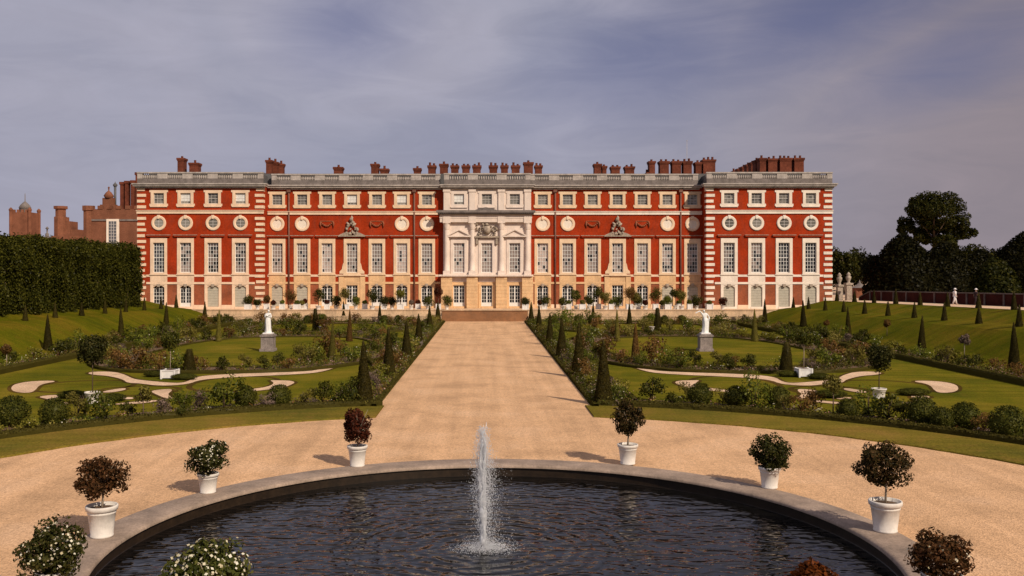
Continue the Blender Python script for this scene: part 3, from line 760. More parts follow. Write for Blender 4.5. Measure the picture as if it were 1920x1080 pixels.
KINDS = {
    'dark green': [bush_mesh((M['box'], M['flower']), 300 + k, 0.6, 0.95) for k in range(2)],
    'leafy green': [bush_mesh((M['green'], M['flower']), 310 + k, 0.6, 1.15, 18, 40, fl=0.4, spiky=True) for k in range(3)],
    'olive': [bush_mesh((M['olive'], M['flower']), 320 + k, 0.55, 1.0, 15, 40, spiky=True) for k in range(2)],
    'rust-tinted': [bush_mesh((M['rust'], M['flower_pink']), 330 + k, 0.55, 1.05, 14, 38, fl=0.8, spiky=True) for k in range(2)],
    'grey-mauve': [bush_mesh((M['lavender'], M['flower_pink']), 340 + k, 0.5, 0.7, 16, 42, 0.14, 0.035) for k in range(2)],
    'yellow-green': [bush_mesh((M['yellow'], M['flower']), 350 + k, 0.5, 0.8, 14, 38, fl=0.5) for k in range(2)],
    'white-flowered': [bush_mesh((M['green'], M['flower']), 360 + k, 0.5, 0.95, 15, 38, fl=2.6) for k in range(2)],
}
BALL = [ball_mesh(M['box'], 370 + k) for k in range(3)]
allshrubs = []   # (x, y, z, kind, bed, scale)
used_xy = []
def spot_ok(x, y, d):
    return all((x - a) ** 2 + (y - b) ** 2 > d * d for a, b in used_xy)
def put(x, y, kind, bed, s=1.0, z=0.03): used_xy.append((x, y)); allshrubs.append((x, y, z, kind, bed, s))

# fixed shrubs of the two curved front beds
for px, py, s in ((23, 800, 1.2), (102, 797, 1.05), (460, 764, 0.95), (523, 764, 1.0)):
    x, y = G(px, py); put(x, y, 'ball', 'the left curved front bed', s)
for px, py, s in ((1313, 761, 1.02), (1381, 764, 0.95), (1460, 766, 0.95), (1590, 785, 0.82), (1728, 797, 1.12), (1810, 806, 1.05), (1890, 826, 1.22), (1768, 806, 0.85)):
    x, y = G(px, py); put(x, y, 'ball', 'the right curved front bed', s)
for px, py, kind, s in ((55, 815, 'yellow-green', 0.9), (145, 785, 'olive', 1.1), (192, 787, 'leafy green', 1.15), (240, 780, 'dark green', 0.7), (305, 780, 'grey-mauve', 1.1), (342, 772, 'leafy green', 1.0), (375, 765, 'grey-mauve', 1.1), (422, 770, 'leafy green', 1.45), (345, 785, 'dark green', 0.7), (500, 768, 'grey-mauve', 1.0), (575, 762, 'olive', 0.8), (604, 758, 'dark green', 1.15), (635, 757, 'leafy green', 0.9), (585, 765, 'grey-mauve', 0.7)):
    x, y = G(px, py); put(x, y, kind, 'the left curved front bed', s)
for px, py, kind, s in ((1222, 752, 'dark green', 1.25), (1288, 753, 'olive', 0.9), (1262, 766, 'dark green', 0.75), (1412, 766, 'leafy green', 1.3), (1355, 758, 'olive', 0.8), (1500, 780, 'rust-tinted', 0.95), (1525, 772, 'rust-tinted', 0.9), (1470, 778, 'olive', 0.8), (1628, 782, 'leafy green', 1.1), (1665, 790, 'dark green', 1.35), (1695, 790, 'olive', 0.9), (1845, 815, 'rust-tinted', 0.8), (1160, 757, 'white-flowered', 0.9), (1112, 757, 'white-flowered', 0.75)):
    x, y = G(px, py); put(x, y, kind, 'the right curved front bed', s)
for px, py, kind, s in ((416, 697, 'dark green', 1.0), (459, 690, 'olive', 1.0), (522, 687, 'dark green', 0.9), (562, 680, 'olive', 1.2), (588, 680, 'leafy green', 1.2), (614, 672, 'rust-tinted', 1.7), (640, 668, 'rust-tinted', 1.2), (225, 692, 'rust-tinted', 1.5), (250, 694, 'rust-tinted', 1.6), (275, 690, 'olive', 1.4), (300, 692, 'rust-tinted', 1.2)):
    x, y = G(px, py); put(x, y, kind, 'the left statue bed', s)
for px, py, kind, s in ((1222, 684, 'rust-tinted', 1.7), (1248, 684, 'leafy green', 1.1), (1270, 684, 'rust-tinted', 1.2), (1302, 688, 'dark green', 1.1), (1345, 686, 'olive', 1.1), (1375, 690, 'rust-tinted', 0.9), (1406, 692, 'dark green', 1.1), (1425, 700, 'yellow-green', 0.7), (1525, 688, 'olive', 1.3), (1550, 690, 'leafy green', 1.4), (1572, 684, 'rust-tinted', 1.4), (1600, 686, 'olive', 1.3)):
    x, y = G(px, py); put(x, y, kind, 'the right statue bed', s)
kn = list(KINDS)
rs = random.Random(42)
def ring_point(q, sgn, j=None):
    t = rs.uniform(0, 2 * math.pi); u = rs.uniform(0.25, 0.75)
    a = q['ia'] + (q['a'] - q['ia']) * u; b = q['ib'] + (q['b'] - q['ib']) * u
    c, s = math.cos(t), math.sin(t)
    return sgn * q['cx'] + a * math.copysign(abs(c) ** (2 / 2.6), c), q['cy'] + b * math.copysign(abs(s) ** (2 / 2.6), s)
wts = {'path': (2, 5, 3, 2, 2, 2, 1.5), 'ring': (2, 3, 3, 3, 1.5, 1.5, 1.5), 'bank': (8, 2, 1.5, 1, 0.8, 0.1, 0.2)}
for sgn, nm in ((-1, 'left'), (1, 'right')):
    def fill(n, gen, bed, d, w, s0, s1):
        k = tries = 0
        while k < n and tries < n * 20:
            tries += 1; x, y = gen()
            if spot_ok(x, y, d):
                put(x, y, rs.choices(kn, w)[0], bed, rs.uniform(s0, s1)); k += 1
    fill(44, lambda: (sgn * rs.uniform(6.0, 7.4), 47 + 79 * rs.uniform(0, 1) ** 1.1), 'the %s path bed' % nm, 1.15, wts['path'], 0.75, 1.3)
    fill(36, lambda: ring_point(RING[0], sgn), 'the %s statue bed' % nm, 1.6, wts['ring'], 0.8, 1.5)
    fill(22, lambda: ring_point(RING[1], sgn), 'the %s far bed' % nm, 1.5, wts['ring'], 0.9, 1.7)
    fill(34, lambda: (sgn * rs.uniform(33.0, 34.8), rs.uniform(50, 125)), 'the %s bank bed' % nm, 1.3, wts['bank'], 0.9, 1.5)
bykey = {}
for s in allshrubs: bykey.setdefault((s[3], s[4]), []).append(s)
for (kind, bed), L in bykey.items():
    L.sort(key=lambda s: (s[1] if 'front' not in bed else abs(s[0])))
    ref = 'outwards from the path' if 'front' in bed else 'from the pool end'
    for k, (x, y, z, kind, bed, sc) in enumerate(L):
        o = 'only' if len(L) == 1 else (ORD[k] if k < 20 else 'number %d' % k)
        if kind == 'ball':
            thing('clipped_ball', '%s clipped dark box ball in %s, %s' % (o, bed, ref), 'topiary', (x, y, z), rs.uniform(0, 6), 'clipped box balls in the front beds', BALL[k % 3], sc)
        else:
            thing('shrub', '%s %s shrub in %s, %s' % (o, kind, bed, ref), 'shrub', (x, y, z), rs.uniform(0, 6), 'shrubs in the flower beds', rs.choice(KINDS[kind]), (sc, sc, sc * rs.uniform(0.9, 1.15)))

# mixed low planting that covers the soil between the shrubs
def drift(name, label, pts, seed, hmax=0.5, per=26):
    rng = np.random.default_rng(seed)
    mbs = MB()
    mats = [M['green'], M['olive'], M['rust'], M['lavender'], M['yellow'], M['flower'], M['box'], M['flower_pink']]
    for (x, y) in pts:
        m = int(rng.choice([0, 1, 2, 3, 4, 6], p=[0.36, 0.24, 0.12, 0.06, 0.10, 0.12])); h = hmax * rng.uniform(0.35, 1.1); w = rng.uniform(0.2, 0.42)
        n = per
        d = unit_dirs(n, rng); d[:, 2] = np.abs(d[:, 2])
        P = d * np.array([w, w, h]) * rng.uniform(0.4, 1, (n, 1)) + np.array([x, y, 0.04])
        leaf_add(mbs, P, d + np.array([0, 0, 0.4]), 0.14, 0.06, rng, m)
        if rng.uniform() < 0.16:
            P = d[:7] * np.array([w, w, h]) * 1.03 + np.array([x, y, 0.05]); leaf_add(mbs, P, d[:7], 0.07, 0.07, rng, int(rng.choice([5, 7])), 0.4)
    return tag(obj(name, mbs.mesh(name, mats)), label, 'planting', kind='stuff')
rp = np.random.default_rng(9)
for sgn, nm in ((-1, 'left'), (1, 'right')):
    pts = np.stack([sgn * rp.uniform(5.62, 7.6, 1000), rp.uniform(46.8, 126.5, 1000)], 1)
    drift('bed_planting', 'mixed low flowers and perennials filling the %s path bed' % nm, pts, 500 + sgn, 0.85)
    rs.seed(77 + sgn)
    pts = [ring_point(RING[0], sgn) for _ in range(760)]
    drift('bed_planting', 'mixed low flowers filling the bed round the %s statue lawn' % nm, pts, 504 + sgn, 0.75)
    pts = [ring_point(RING[1], sgn) for _ in range(700)]
    drift('bed_planting', 'mixed low flowers filling the %s bed before the terrace' % nm, pts, 508 + sgn, 1.05)
    pts = np.stack([sgn * rp.uniform(32.8, 35.0, 800), rp.uniform(46, 126.5, 800)], 1)
    drift('bed_planting', 'low leafy plants along the foot of the %s bank' % nm, pts, 512 + sgn, 0.8)
    pts = np.stack([sgn * rp.uniform(6.3, 40, 420), rp.uniform(125.9, 127.6, 420)], 1)
    drift('bed_planting', 'leafy plants along the foot of the %s terrace wall' % nm, pts, 520 + sgn, 0.95)
    pts = []
    while len(pts) < 230:
        r = rp.uniform(RV + 0.8, RV + 3.0); a = rp.uniform(math.asin(6 / r), R(74))
        pts.append((PCX + sgn * r * math.sin(a), PCY + r * math.cos(a)))
    drift('bed_planting', 'sparse low plants on the soil of the %s curved front bed' % nm, pts, 516 + sgn, 0.32)

# small standards: round heads on thin stems
def standard(name, label, loc, r, zc, mat, bark='bark', tub=None, group=None, cat='tree', seed=1, n=16, sq=1.0, rt=0.03):
    rng = np.random.default_rng(seed)
    t = thing(name, label, cat, loc, group=group)
    z0 = 0.0
    if tub:
        w, h, kind = tub
        mb = MB()
        if kind == 'round':
            me = pot_mesh(w / 2, h, 'tub')
        else:
            k = w / 2
            mb.box(-k, k, -k, k, 0.06, h); mb.box(-k - 0.03, k + 0.03, -k - 0.03, k + 0.03, h, h + 0.05)
            for sx in (-1, 1):
                for sy in (-1, 1): mb.box(sx * k - 0.05, sx * k + 0.05, sy * k - 0.05, sy * k + 0.05, 0, h + 0.08)
            for sx in (-0.5, 0, 0.5): mb.box(sx * k * 1.2 - 0.008, sx * k * 1.2 + 0.008, -k - 0.008, -k, 0.1, h - 0.02)
            me = mb.mesh('tub', M['tub'])
        tb = obj('tub', me, t)
        obj('soil', soil_mesh(w * 0.42, h + (0.051 if kind != 'round' else -0.05)), tb); z0 = h * 0.9
    mb = MB()
    mb.tube([(0, 0, z0), (0.02, 0.01, z0 + (zc - z0) * 0.5), (0, 0, zc - r * 0.2)], [rt, rt * 0.8, rt * 0.7], 7)
    for k in range(6):
        a = k * 1.05 + 0.3; mb.tube([(0, 0, zc - r * 0.5), (math.cos(a) * r * 0.6, math.sin(a) * r * 0.6, zc + r * rng.uniform(0, 0.5))], [rt * 0.5, 0.006], 5)
    obj('trunk', mb.mesh('trunk', M[bark]), t)
    mb = MB()
    crown(mb, (0, 0, zc), r, r, r * sq, n, 90, 0.14 if r > 0.6 else 0.11, 0.08, rng, 0, 0.48, spread=0.68)
    obj('crown', mb.mesh('crown', M[mat]), t)
    return t
x, y = G(173, 757); standard('standard_tree', 'tall round-headed dark tree in a white pot on the left lawn', (x, y, 0.02), 0.88, 2.72, 'potgreen', tub=(0.74, 0.60, 'round'), seed=601, n=40)
x, y = G(1648, 748); standard('standard_tree', 'tall round-headed dark tree in a white pot on the right lawn', (x, y, 0.02), 0.76, 2.25, 'potgreen', tub=(0.76, 0.55, 'round'), seed=602, n=36)
x, y = G(319, 710); standard('standard_tree', 'dark round tree on a pale stem in a square white tub, left lawn', (x, y, 0.02), 0.70, 2.45, 'box', 'bark_pale', (0.84, 0.5, 'sq'), seed=603, n=24)
x, y = G(1507, 707); standard('standard_tree', 'dark round tree on a pale stem in a square white tub, right lawn', (x, y, 0.02), 0.74, 2.6, 'box', 'bark_pale', (0.80, 0.5, 'sq'), seed=604, n=24)
x, y = G(604, 622); standard('standard_tree', 'small green tree in a white tub on the left far lawn', (x, y, 0.02), 0.6, 1.6, 'green', tub=(0.8, 0.6, 'round'), seed=605, n=16)
x, y = G(1222, 621); standard('standard_tree', 'small green tree in a white tub on the right far lawn', (x, y, 0.02), 0.6, 1.6, 'green', tub=(0.7, 0.55, 'round'), seed=606, n=16)
for k, (px, py, cy, r, z, lab) in enumerate([
        (268, 787, 742, 0.42, 0, 'thin olive standard rising among mauve clumps in the left front bed'),
        (1562, 775, 722, 0.50, 0, 'grey-green lollipop standard in the right curved front bed'),
        (12, 690, 655, 0.42, 0, 'pale-stemmed standard at the bank foot near the picture edge'),
        (1808, 676, 645, 0.44, 0, 'pinkish lollipop standard on pale stems at the right bank foot'),
        (1663, 645, 623, 0.42, 0.0, 'small lollipop standard behind the dark potted tree, right bank foot'),
        (268, 632, 614, 0.42, 0.0, 'small lollipop standard low on the left grass bank'),
        (1550, 628, 612, 0.4, 0.0, 'small lollipop standard low on the right grass bank')]):
    x, y = G(px, py); zc = (py - cy) * y / FX
    standard('lollipop_standard', lab, (x, y, topz(abs(x), y) if abs(x) > 34.6 else 0.03), r, max(zc, 0.8), 'olive' if k in (0, 1) else 'lavender' if k == 3 else 'rust', 'bark_pale' if k in (2, 3) else 'bark', seed=620 + k, n=14, rt=0.035)
for k, (px, nm) in enumerate([(576, 'left'), (720, 'left'), (746, 'left'), (1056, 'right'), (1083, 'right'), (1109, 'right'), (1246, 'right'), (1277, 'right')]):
    x, y = (px - HX) * 122.5 / FX, 122.5
    j = k + 1 if k < 3 else k - 2
    thing('box_ball', 'round dark clipped ball before the %s terrace wall, %s from the left' % (nm, ORD[j - 1]), 'topiary', (x, y, 0.03), 0, 'dark clipped balls before the terrace wall', BALL[k % 3], (0.85, 0.85, 1.0))
# dark low box clumps around the tubs
for px, py, a, b, lab in ((135, 746, 0.85, 0.5, 'low dark box clump left of the white pot, left lawn'), (212, 752, 0.7, 0.5, 'low dark box clump right of the white pot, left lawn'), (290, 706, 0.75, 0.45, 'low dark box clump behind the square tub, left lawn'), (345, 712, 0.9, 0.4, 'low dark box clump before the squat yew, left lawn'),
                        (1555, 745, 1.0, 0.55, 'low dark box clump under the grey lollipop standard'), (1712, 741, 1.0, 0.5, 'low dark box clump right of the white pot, right lawn'), (1478, 706, 0.8, 0.45, 'low dark box clump before the tall flat yew, right lawn'), (1535, 711, 0.8, 0.4, 'low dark box clump right of the square tub, right lawn')):
    x, y = G(px, py)
    thing('box_clump', lab, 'topiary', (x, y, 0.0), 0, 'low box clumps on the lawns', BALL[1], (a * 1.5, b * 2.0, 0.36))

# potted trees in front of the palace
TP = [(500, 0.5, 1.4, 'rust'), (483, 0.45, 1.0, 'box'), (545, 0.8, 2.0, 'rust'), (572, 0.35, 1.2, 'wine'), (597, 0.85, 2.15, 'box'), (630, 0.7, 1.1, 'box'), (648, 0.7, 2.25, 'olive'), (667, 0.6, 1.35, 'green'), (698, 0.85, 2.1, 'box'), (720, 0.7, 1.2, 'potgreen'), (735, 0.6, 1.2, 'potgreen'), (751, 0.6, 2.3, 'yellow'), (803, 0.7, 1.1, 'box'), (822, 0.65, 2.6, 'wine'), (838, 0.7, 1.0, 'box'),
      (985, 0.6, 1.0, 'potgreen'), (1021, 0.8, 1.3, 'box'), (1055, 0.5, 1.2, 'box'), (1080, 0.75, 2.0, 'green'), (1104, 0.65, 1.4, 'box'), (1122, 0.7, 2.4, 'box'), (1135, 0.7, 1.9, 'olive'), (1157, 0.8, 1.3, 'green'), (1180, 0.75, 2.4, 'rust'), (1189, 0.7, 1.8, 'olive'), (1196, 0.7, 1.1, 'box'), (1229, 0.85, 2.2, 'box'), (1252, 0.6, 1.3, 'green'), (1266, 0.65, 2.3, 'box'), (1278, 0.65, 2.1, 'olive'), (1306, 0.7, 1.2, 'box'), (1355, 0.6, 1.0, 'wine'), (465, 0.7, 1.3, 'box')] + [(q, 0.38, 0.95, m_) for q, m_ in ((512, 'wine'), (529, 'green'), (557, 'green'), (566, 'olive'), (613, 'wine'), (684, 'green'), (771, 'lavender'), (784, 'wine'), (1012, 'wine'), (1066, 'green'), (1092, 'olive'), (1146, 'green'), (1210, 'wine'), (1241, 'olive'), (1273, 'green'), (1293, 'green'), (1330, 'olive'))]
TP.sort()
nl = 0
for k, (px, r, zc, mat) in enumerate(TP):
    side = 'left' if px < 909 else 'right'
    j = sum(1 for q in TP[:k] if (q[0] < 909) == (px < 909))
    yy = 131.0 + (k % 3) * 0.7
    standard('terrace_potted_tree', '%s potted tree from the left on the terrace %s of the steps' % (ORD[j], side), ((px - HX) * yy / FX, yy, 1.46), r * (1.35 if r > 0.4 else 1.1), max(zc, r * 0.7 + 0.75), mat, 'bark', (0.62 if k % 3 else 0.8, 0.62 if k % 2 else 0.78, 'round' if k % 2 else 'sq'), 'potted trees on the palace terrace', 'potted tree', 640 + k, 22, rt=0.05)

# ------------------------------------------------------------------ statues and people
def figure(joints, edges, sub=2):
    """one continuous skinned body; joints: name -> (pos, radius)"""
    names = list(joints); idx = {n: i for i, n in enumerate(names)}
    me = bpy.data.meshes.new('body')
    me.from_pydata([joints[n][0] for n in names], [(idx[a], idx[b]) for a, b in edges], [])
    o = bpy.data.objects.new('body_tmp', me); COL.objects.link(o)
    sk = o.modifiers.new('s', 'SKIN'); sk.use_smooth_shade = True
    for n in names:
        v = me.skin_vertices[0].data[idx[n]]; r = joints[n][1]
        v.radius = (r, r) if not hasattr(r, '__len__') else r
        v.use_root = (n == 'pelvis')
    ss = o.modifiers.new('u', 'SUBSURF'); ss.levels = sub; ss.render_levels = sub
    dg = bpy.context.evaluated_depsgraph_get()
    out = bpy.data.meshes.new_from_object(o.evaluated_get(dg))
    bpy.data.objects.remove(o)
    for p in out.polygons: p.use_smooth = True
    return out

def body(hand_l, elb_l, hand_r, elb_r, head=(0, -0.03, 1.63), foot_l=(0.11, 0, 0.05), foot_r=(-0.11, 0, 0.05), knee_l=None, knee_r=None, lean=0.0):
    J = {'pelvis': ((0, 0, 0.95), 0.135), 'waist': ((lean * 0.3, 0, 1.10), 0.12), 'chest': ((lean * 0.7, 0, 1.30), 0.15), 'neckb': ((lean, 0, 1.45), 0.075), 'neck': ((lean + (head[0] - lean) * 0.4, head[1] * 0.4, 1.51), 0.055),
         'chin': ((head[0], head[1], head[2] - 0.06), 0.075), 'head': (head, 0.10), 'crownh': ((head[0], head[1] + 0.01, head[2] + 0.08), 0.075), 'nose': ((head[0], head[1] - 0.10, head[2] - 0.01), 0.02),
         'sh_l': ((lean + 0.17, 0, 1.41), 0.065), 'sh_r': ((lean - 0.17, 0, 1.41), 0.065), 'el_l': (elb_l, 0.045), 'el_r': (elb_r, 0.045), 'ha_l': (hand_l, 0.032), 'ha_r': (hand_r, 0.032),
         'hip_l': ((0.09, 0, 0.88), 0.105), 'hip_r': ((-0.09, 0, 0.88), 0.105),
         'kn_l': (knee_l or ((foot_l[0] + 0.1) / 2, -0.03, 0.5), 0.068), 'kn_r': (knee_r or ((foot_r[0] - 0.1) / 2, -0.03, 0.5), 0.068),
         'an_l': ((foot_l[0], foot_l[1], 0.09), 0.045), 'an_r': ((foot_r[0], foot_r[1], 0.09), 0.045), 'to_l': ((foot_l[0] + 0.02, foot_l[1] - 0.17, 0.045), 0.04), 'to_r': ((foot_r[0] - 0.02, foot_r[1] - 0.17, 0.045), 0.04)}
    E = [('pelvis', 'waist'), ('waist', 'chest'), ('chest', 'neckb'), ('neckb', 'neck'), ('neck', 'chin'), ('chin', 'head'), ('head', 'crownh'), ('head', 'nose'), ('chest', 'sh_l'), ('chest', 'sh_r'),
         ('sh_l', 'el_l'), ('el_l', 'ha_l'), ('sh_r', 'el_r'), ('el_r', 'ha_r'), ('pelvis', 'hip_l'), ('pelvis', 'hip_r'), ('hip_l', 'kn_l'), ('kn_l', 'an_l'), ('an_l', 'to_l'), ('hip_r', 'kn_r'), ('kn_r', 'an_r'), ('an_r', 'to_r')]
    for s in ('l', 'r'):
        h = Vector(J['ha_' + s][0]); e = Vector(J['el_' + s][0]); d = (h - e).normalized(); u = d.cross(Vector((0, 1, 0.2))).normalized()
        J['pa_' + s] = (tuple(h + d * 0.05), 0.03); E.append(('ha_' + s, 'pa_' + s))
        for k, (o, ln) in enumerate(((-0.03, 0.075), (-0.01, 0.09), (0.01, 0.085), (0.03, 0.065))):
            J['f%d%s' % (k, s)] = (tuple(h + d * 0.075 + u * o), 0.009); J['g%d%s' % (k, s)] = (tuple(h + d * (0.075 + ln) + u * o * 1.3), 0.007)
            E += [('pa_' + s, 'f%d%s' % (k, s)), ('f%d%s' % (k, s), 'g%d%s' % (k, s))]
        J['t' + s] = (tuple(h + d * 0.055 - u * 0.06), 0.01); E.append(('ha_' + s, 't' + s))
    return figure(J, E)

def statue(name, label, loc, me, robe, sc=1.16):
    t = thing(name, label, 'statue', loc)
    mb = MB()
    mb.box(-0.62, 0.62, -0.62, 0.62, 0, 0.22); mb.box(-0.52, 0.52, -0.52, 0.52, 0.22, 1.25); mb.box(-0.6, 0.6, -0.6, 0.6, 1.25, 1.40); mb.box(-0.5, 0.5, -0.5, 0.5, 1.40, 1.48)
    obj('plinth', mb.mesh('plinth', M['plinth']), t)
    mb = MB(); mb.box(-0.4, 0.4, -0.36, 0.36, 1.48, 1.58); obj('marble_base', mb.mesh('marble_base', M['marble']), t)
    me.materials.append(M['marble'])
    b = obj('figure', me, t, (0, 0, 1.56), 0, sc)
    rb = MB(); n = 22; V = []; F = []
    for k, (r, z, ox) in enumerate(robe):
        for i in range(n):
            a = 2 * math.pi * i / n; f = 1 + 0.13 * math.sin(a * 6 + k * 0.5) * (1 if k < 4 else 0.5)
            V.append((ox + r * f * math.cos(a), r * 0.85 * f * math.sin(a), z))
    for k in range(len(robe) - 1):
        for i in range(n): j = (i + 1) % n; F.append((k * n + i, k * n + j, (k + 1) * n + j, (k + 1) * n + i))
    rb.add(V, F, 0, True); obj('drapery', rb.mesh('drapery', M['marble']), b)
    return t
x, y = G(503, 658)
statue('marble_statue', 'white marble robed figure with folded arms on a grey plinth', (x, y, 0.0),
       body((-0.08, -0.17, 1.28), (0.24, -0.06, 1.14), (0.10, -0.17, 1.32), (-0.25, -0.05, 1.14), head=(0.05, -0.05, 1.64)),
       [(0.25, 0.0, 0), (0.22, 0.15, 0), (0.20, 0.5, -0.02), (0.205, 0.8, -0.03), (0.19, 1.02, -0.02), (0.16, 1.14, 0)])
x, y = G(1322, 658)
statue('marble_statue', 'white marble draped figure reaching out one bent arm on a grey plinth', (x, y, 0.0),
       body((0.26, -0.12, 1.02), (0.31, -0.02, 1.15), (-0.62, -0.1, 1.52), (-0.40, -0.04, 1.62), head=(-0.10, -0.07, 1.64), lean=-0.04),
       [(0.27, 0.0, 0.0), (0.24, 0.2, 0.02), (0.215, 0.55, 0.05), (0.22, 0.85, 0.05), (0.195, 1.0, 0.02), (0.15, 1.12, 0.0)])

def person(label, loc, rz, cloth, hat):
    t = thing('person', label, 'person', loc, rz)
    me = body((0.30, -0.10, 0.92), (0.27, 0.03, 1.14), (-0.26, -0.14, 0.95), (-0.25, 0.02, 1.13), foot_l=(0.10, -0.22, 0.05), foot_r=(-0.10, 0.2, 0.05), knee_l=(0.1, -0.16, 0.5), knee_r=(-0.1, 0.04, 0.5))
    me.materials.append(M['skin']); obj('body', me, t)
    def sleeve(side):
        s = 1 if side == 'l' else -1
        return [(s * 0.17, 0, 1.41), (s * 0.26, 0.025, 1.14)]
    mb = MB(); mb.lathe([(0.19, 0.86), (0.185, 1.0), (0.165, 1.12), (0.20, 1.3), (0.19, 1.40), (0.10, 1.47), (0.08, 1.49)], 14); mb.f.pop(); mb.m.pop(); mb.sm.pop()
    mb.tube(sleeve('l'), [0.085, 0.062], 8); mb.tube(sleeve('r'), [0.085, 0.062], 8)
    obj('shirt', mb.mesh('shirt', M[cloth]), t)
    mb = MB()
    mb.tube([(0.09, 0, 0.93), (0.1, -0.13, 0.5), (0.10, -0.2, 0.1)], [0.125, 0.092, 0.075], 9); mb.tube([(-0.09, 0, 0.93), (-0.1, 0.05, 0.5), (-0.10, 0.2, 0.1)], [0.125, 0.092, 0.075], 9)
    obj('trousers', mb.mesh('trousers', M[cloth]), t)
    mb = MB(); mb.lathe([(0.20, 1.665), (0.20, 1.68), (0.118, 1.69), (0.11, 1.77), (0.05, 1.80), (0.001, 1.805)], 14, (0, -0.03, 0))
    obj('hat', mb.mesh('hat', M[hat]), t)
    return t
person('person in white clothes and white hat strolling along the raised walk', (51.0, 101.3, topz(51, 101.3) + 0.03), R(75), 'white_cloth', 'white_cloth')
person('person in dark clothes and white hat half hidden by a yew cone', (50.6, 96.2, topz(50.6, 96.2) + 0.03), R(95), 'dark_cloth', 'white_cloth')

# bench in the left path bed
bx, by = G(806, 652)
t = thing('garden_bench', 'weathered timber bench set in the left path bed facing the gravel', 'bench', (bx - 0.9, by, 0.03), R(90))
mb = MB()
for k in range(4): mb.box(-0.8, 0.8, -0.22 + k * 0.115, -0.12 + k * 0.115, 0.42, 0.45)
obj('seat', mb.mesh('seat', M['timber']), t)
mb = MB(); mb.box(-0.8, 0.8, 0.24, 0.28, 0.84, 0.92)
for k in range(11): mb.box(-0.74 + k * 0.145, -0.70 + k * 0.145, 0.245, 0.27, 0.5, 0.84)
obj('backrest', mb.mesh('backrest', M['timber']), t)
for sx in (-0.76, 0.76):
    for y0, h in ((-0.2, 0.62), (0.26, 0.88)):
        mb = MB(); mb.box(sx - 0.035, sx + 0.035, y0 - 0.035, y0 + 0.035, 0, h); obj('leg', mb.mesh('leg', M['timber']), t)

# ------------------------------------------------------------------ palace
ZB = 1.45
YW, YR, YC = 136.0, 138.5, 137.6
pal = thing('palace', 'long red brick baroque palace with stone dressings and grey balustrade', 'palace', (0, YW, ZB))
def P_(name, me, parent=pal, loc=(0, 0, 0), off=True, **kw):
    """a part of the palace, given in world coordinates"""
    return obj(name, me, parent, (loc[0], loc[1] - YW, loc[2] - ZB), **kw)

WING_X = [35.6, 39.6, 43.6, 47.5]
REC_X = [8.6 + 3.7 * k for k in range(7)]
CEN_X = [-3.8, 0.3, 4.42]
ATT = (1.5, 16.75, 18.30); TALL = (1.62, 6.72, 11.07); GRD = (1.66, 1.75, 4.86)

def facade(x0, x1, Y, cols, lowsplit=5.05, mats=('brick', 'brick_low')):
    holes = []
    for c in cols:
        for w, a, b in (ATT, TALL, GRD): holes.append((c - w / 2, c + w / 2, a, b))
    xs = sorted({x0, x1} | {h[0] for h in holes} | {h[1] for h in holes})
    zs = sorted({ZB - 0.2, 19.3, lowsplit} | {h[2] for h in holes} | {h[3] for h in holes})
    mb = MB()
    for xa, xb in zip(xs, xs[1:]):
        for za, zb in zip(zs, zs[1:]):
            cx, cz = (xa + xb) / 2, (za + zb) / 2
            if any(h[0] < cx < h[1] and h[2] < cz < h[3] for h in holes): continue
            mb.quad((xa, Y, za), (xb, Y, za), (xb, Y, zb), (xa, Y, zb), 1 if cz < lowsplit else 0)
    return mb, mats

for x0, x1, Y, cols in ((-50.6, -32.3, YW, [-c for c in WING_X]), (32.3, 50.6, YW, WING_X), (-32.3, -6.05, YR, [-c for c in REC_X]), (6.5, 32.3, YR, REC_X)):
    mb, mm = facade(x0, x1, Y, cols)
    if Y == YW:
        xi, xo = (x1, x0) if x0 < 0 else (x0, x1)
        for za, zb, m in ((ZB - 0.2, 5.05, 1), (5.05, 19.3, 0)):
            mb.quad((xi, Y, za), (xi, YR, za), (xi, YR, zb), (xi, Y, zb), m)
            mb.quad((xo, Y, za), (xo, Y + 34, za), (xo, Y + 34, zb), (xo, Y, zb), m)
    P_('brick_wall', mb.mesh('brick_wall', [M['brick'], M['brick_low']]))
mb, mm = facade(-6.12, 6.82, YC, CEN_X, 6.3)
for sx in (-6.12, 6.82):
    for za, zb, m in ((ZB - 0.2, 6.3, 1), (6.3, 19.3, 0)): mb.quad((sx, YC, za), (sx, YR, za), (sx, YR, zb), (sx, YC, zb), m)
P_('portico_wall', mb.mesh('portico_wall', [M['stone_portico'], M['stone_sand']]))
# dark rooms behind the windows, back wall and roof
mb = MB(); mb.box(-50.5, 50.5, YR + 1.2, YW + 34, ZB - 0.2, 19.2)
for sx in (-1, 1): mb.box(min(sx * 32.5, sx * 50.5), max(sx * 32.5, sx * 50.5), YW + 1.2, YR + 1.19, ZB - 0.2, 19.2)
P_('inner_core', mb.mesh('inner_core', M['brick_old']))
mb = MB(); mb.box(-50.3, 50.3, YR + 0.9, YW + 34.2, 19.2, 21.05)
for sx in (-1, 1): mb.box(min(sx * 32.4, sx * 50.3), max(sx * 32.4, sx * 50.3), YW + 0.9, YR + 0.895, 19.2, 21.05)
mb.box(-50.2, 50.2, YR + 1.0, YR + 1.3, 21.05, 21.5)
P_('roof', mb.mesh('roof', M['lead']))

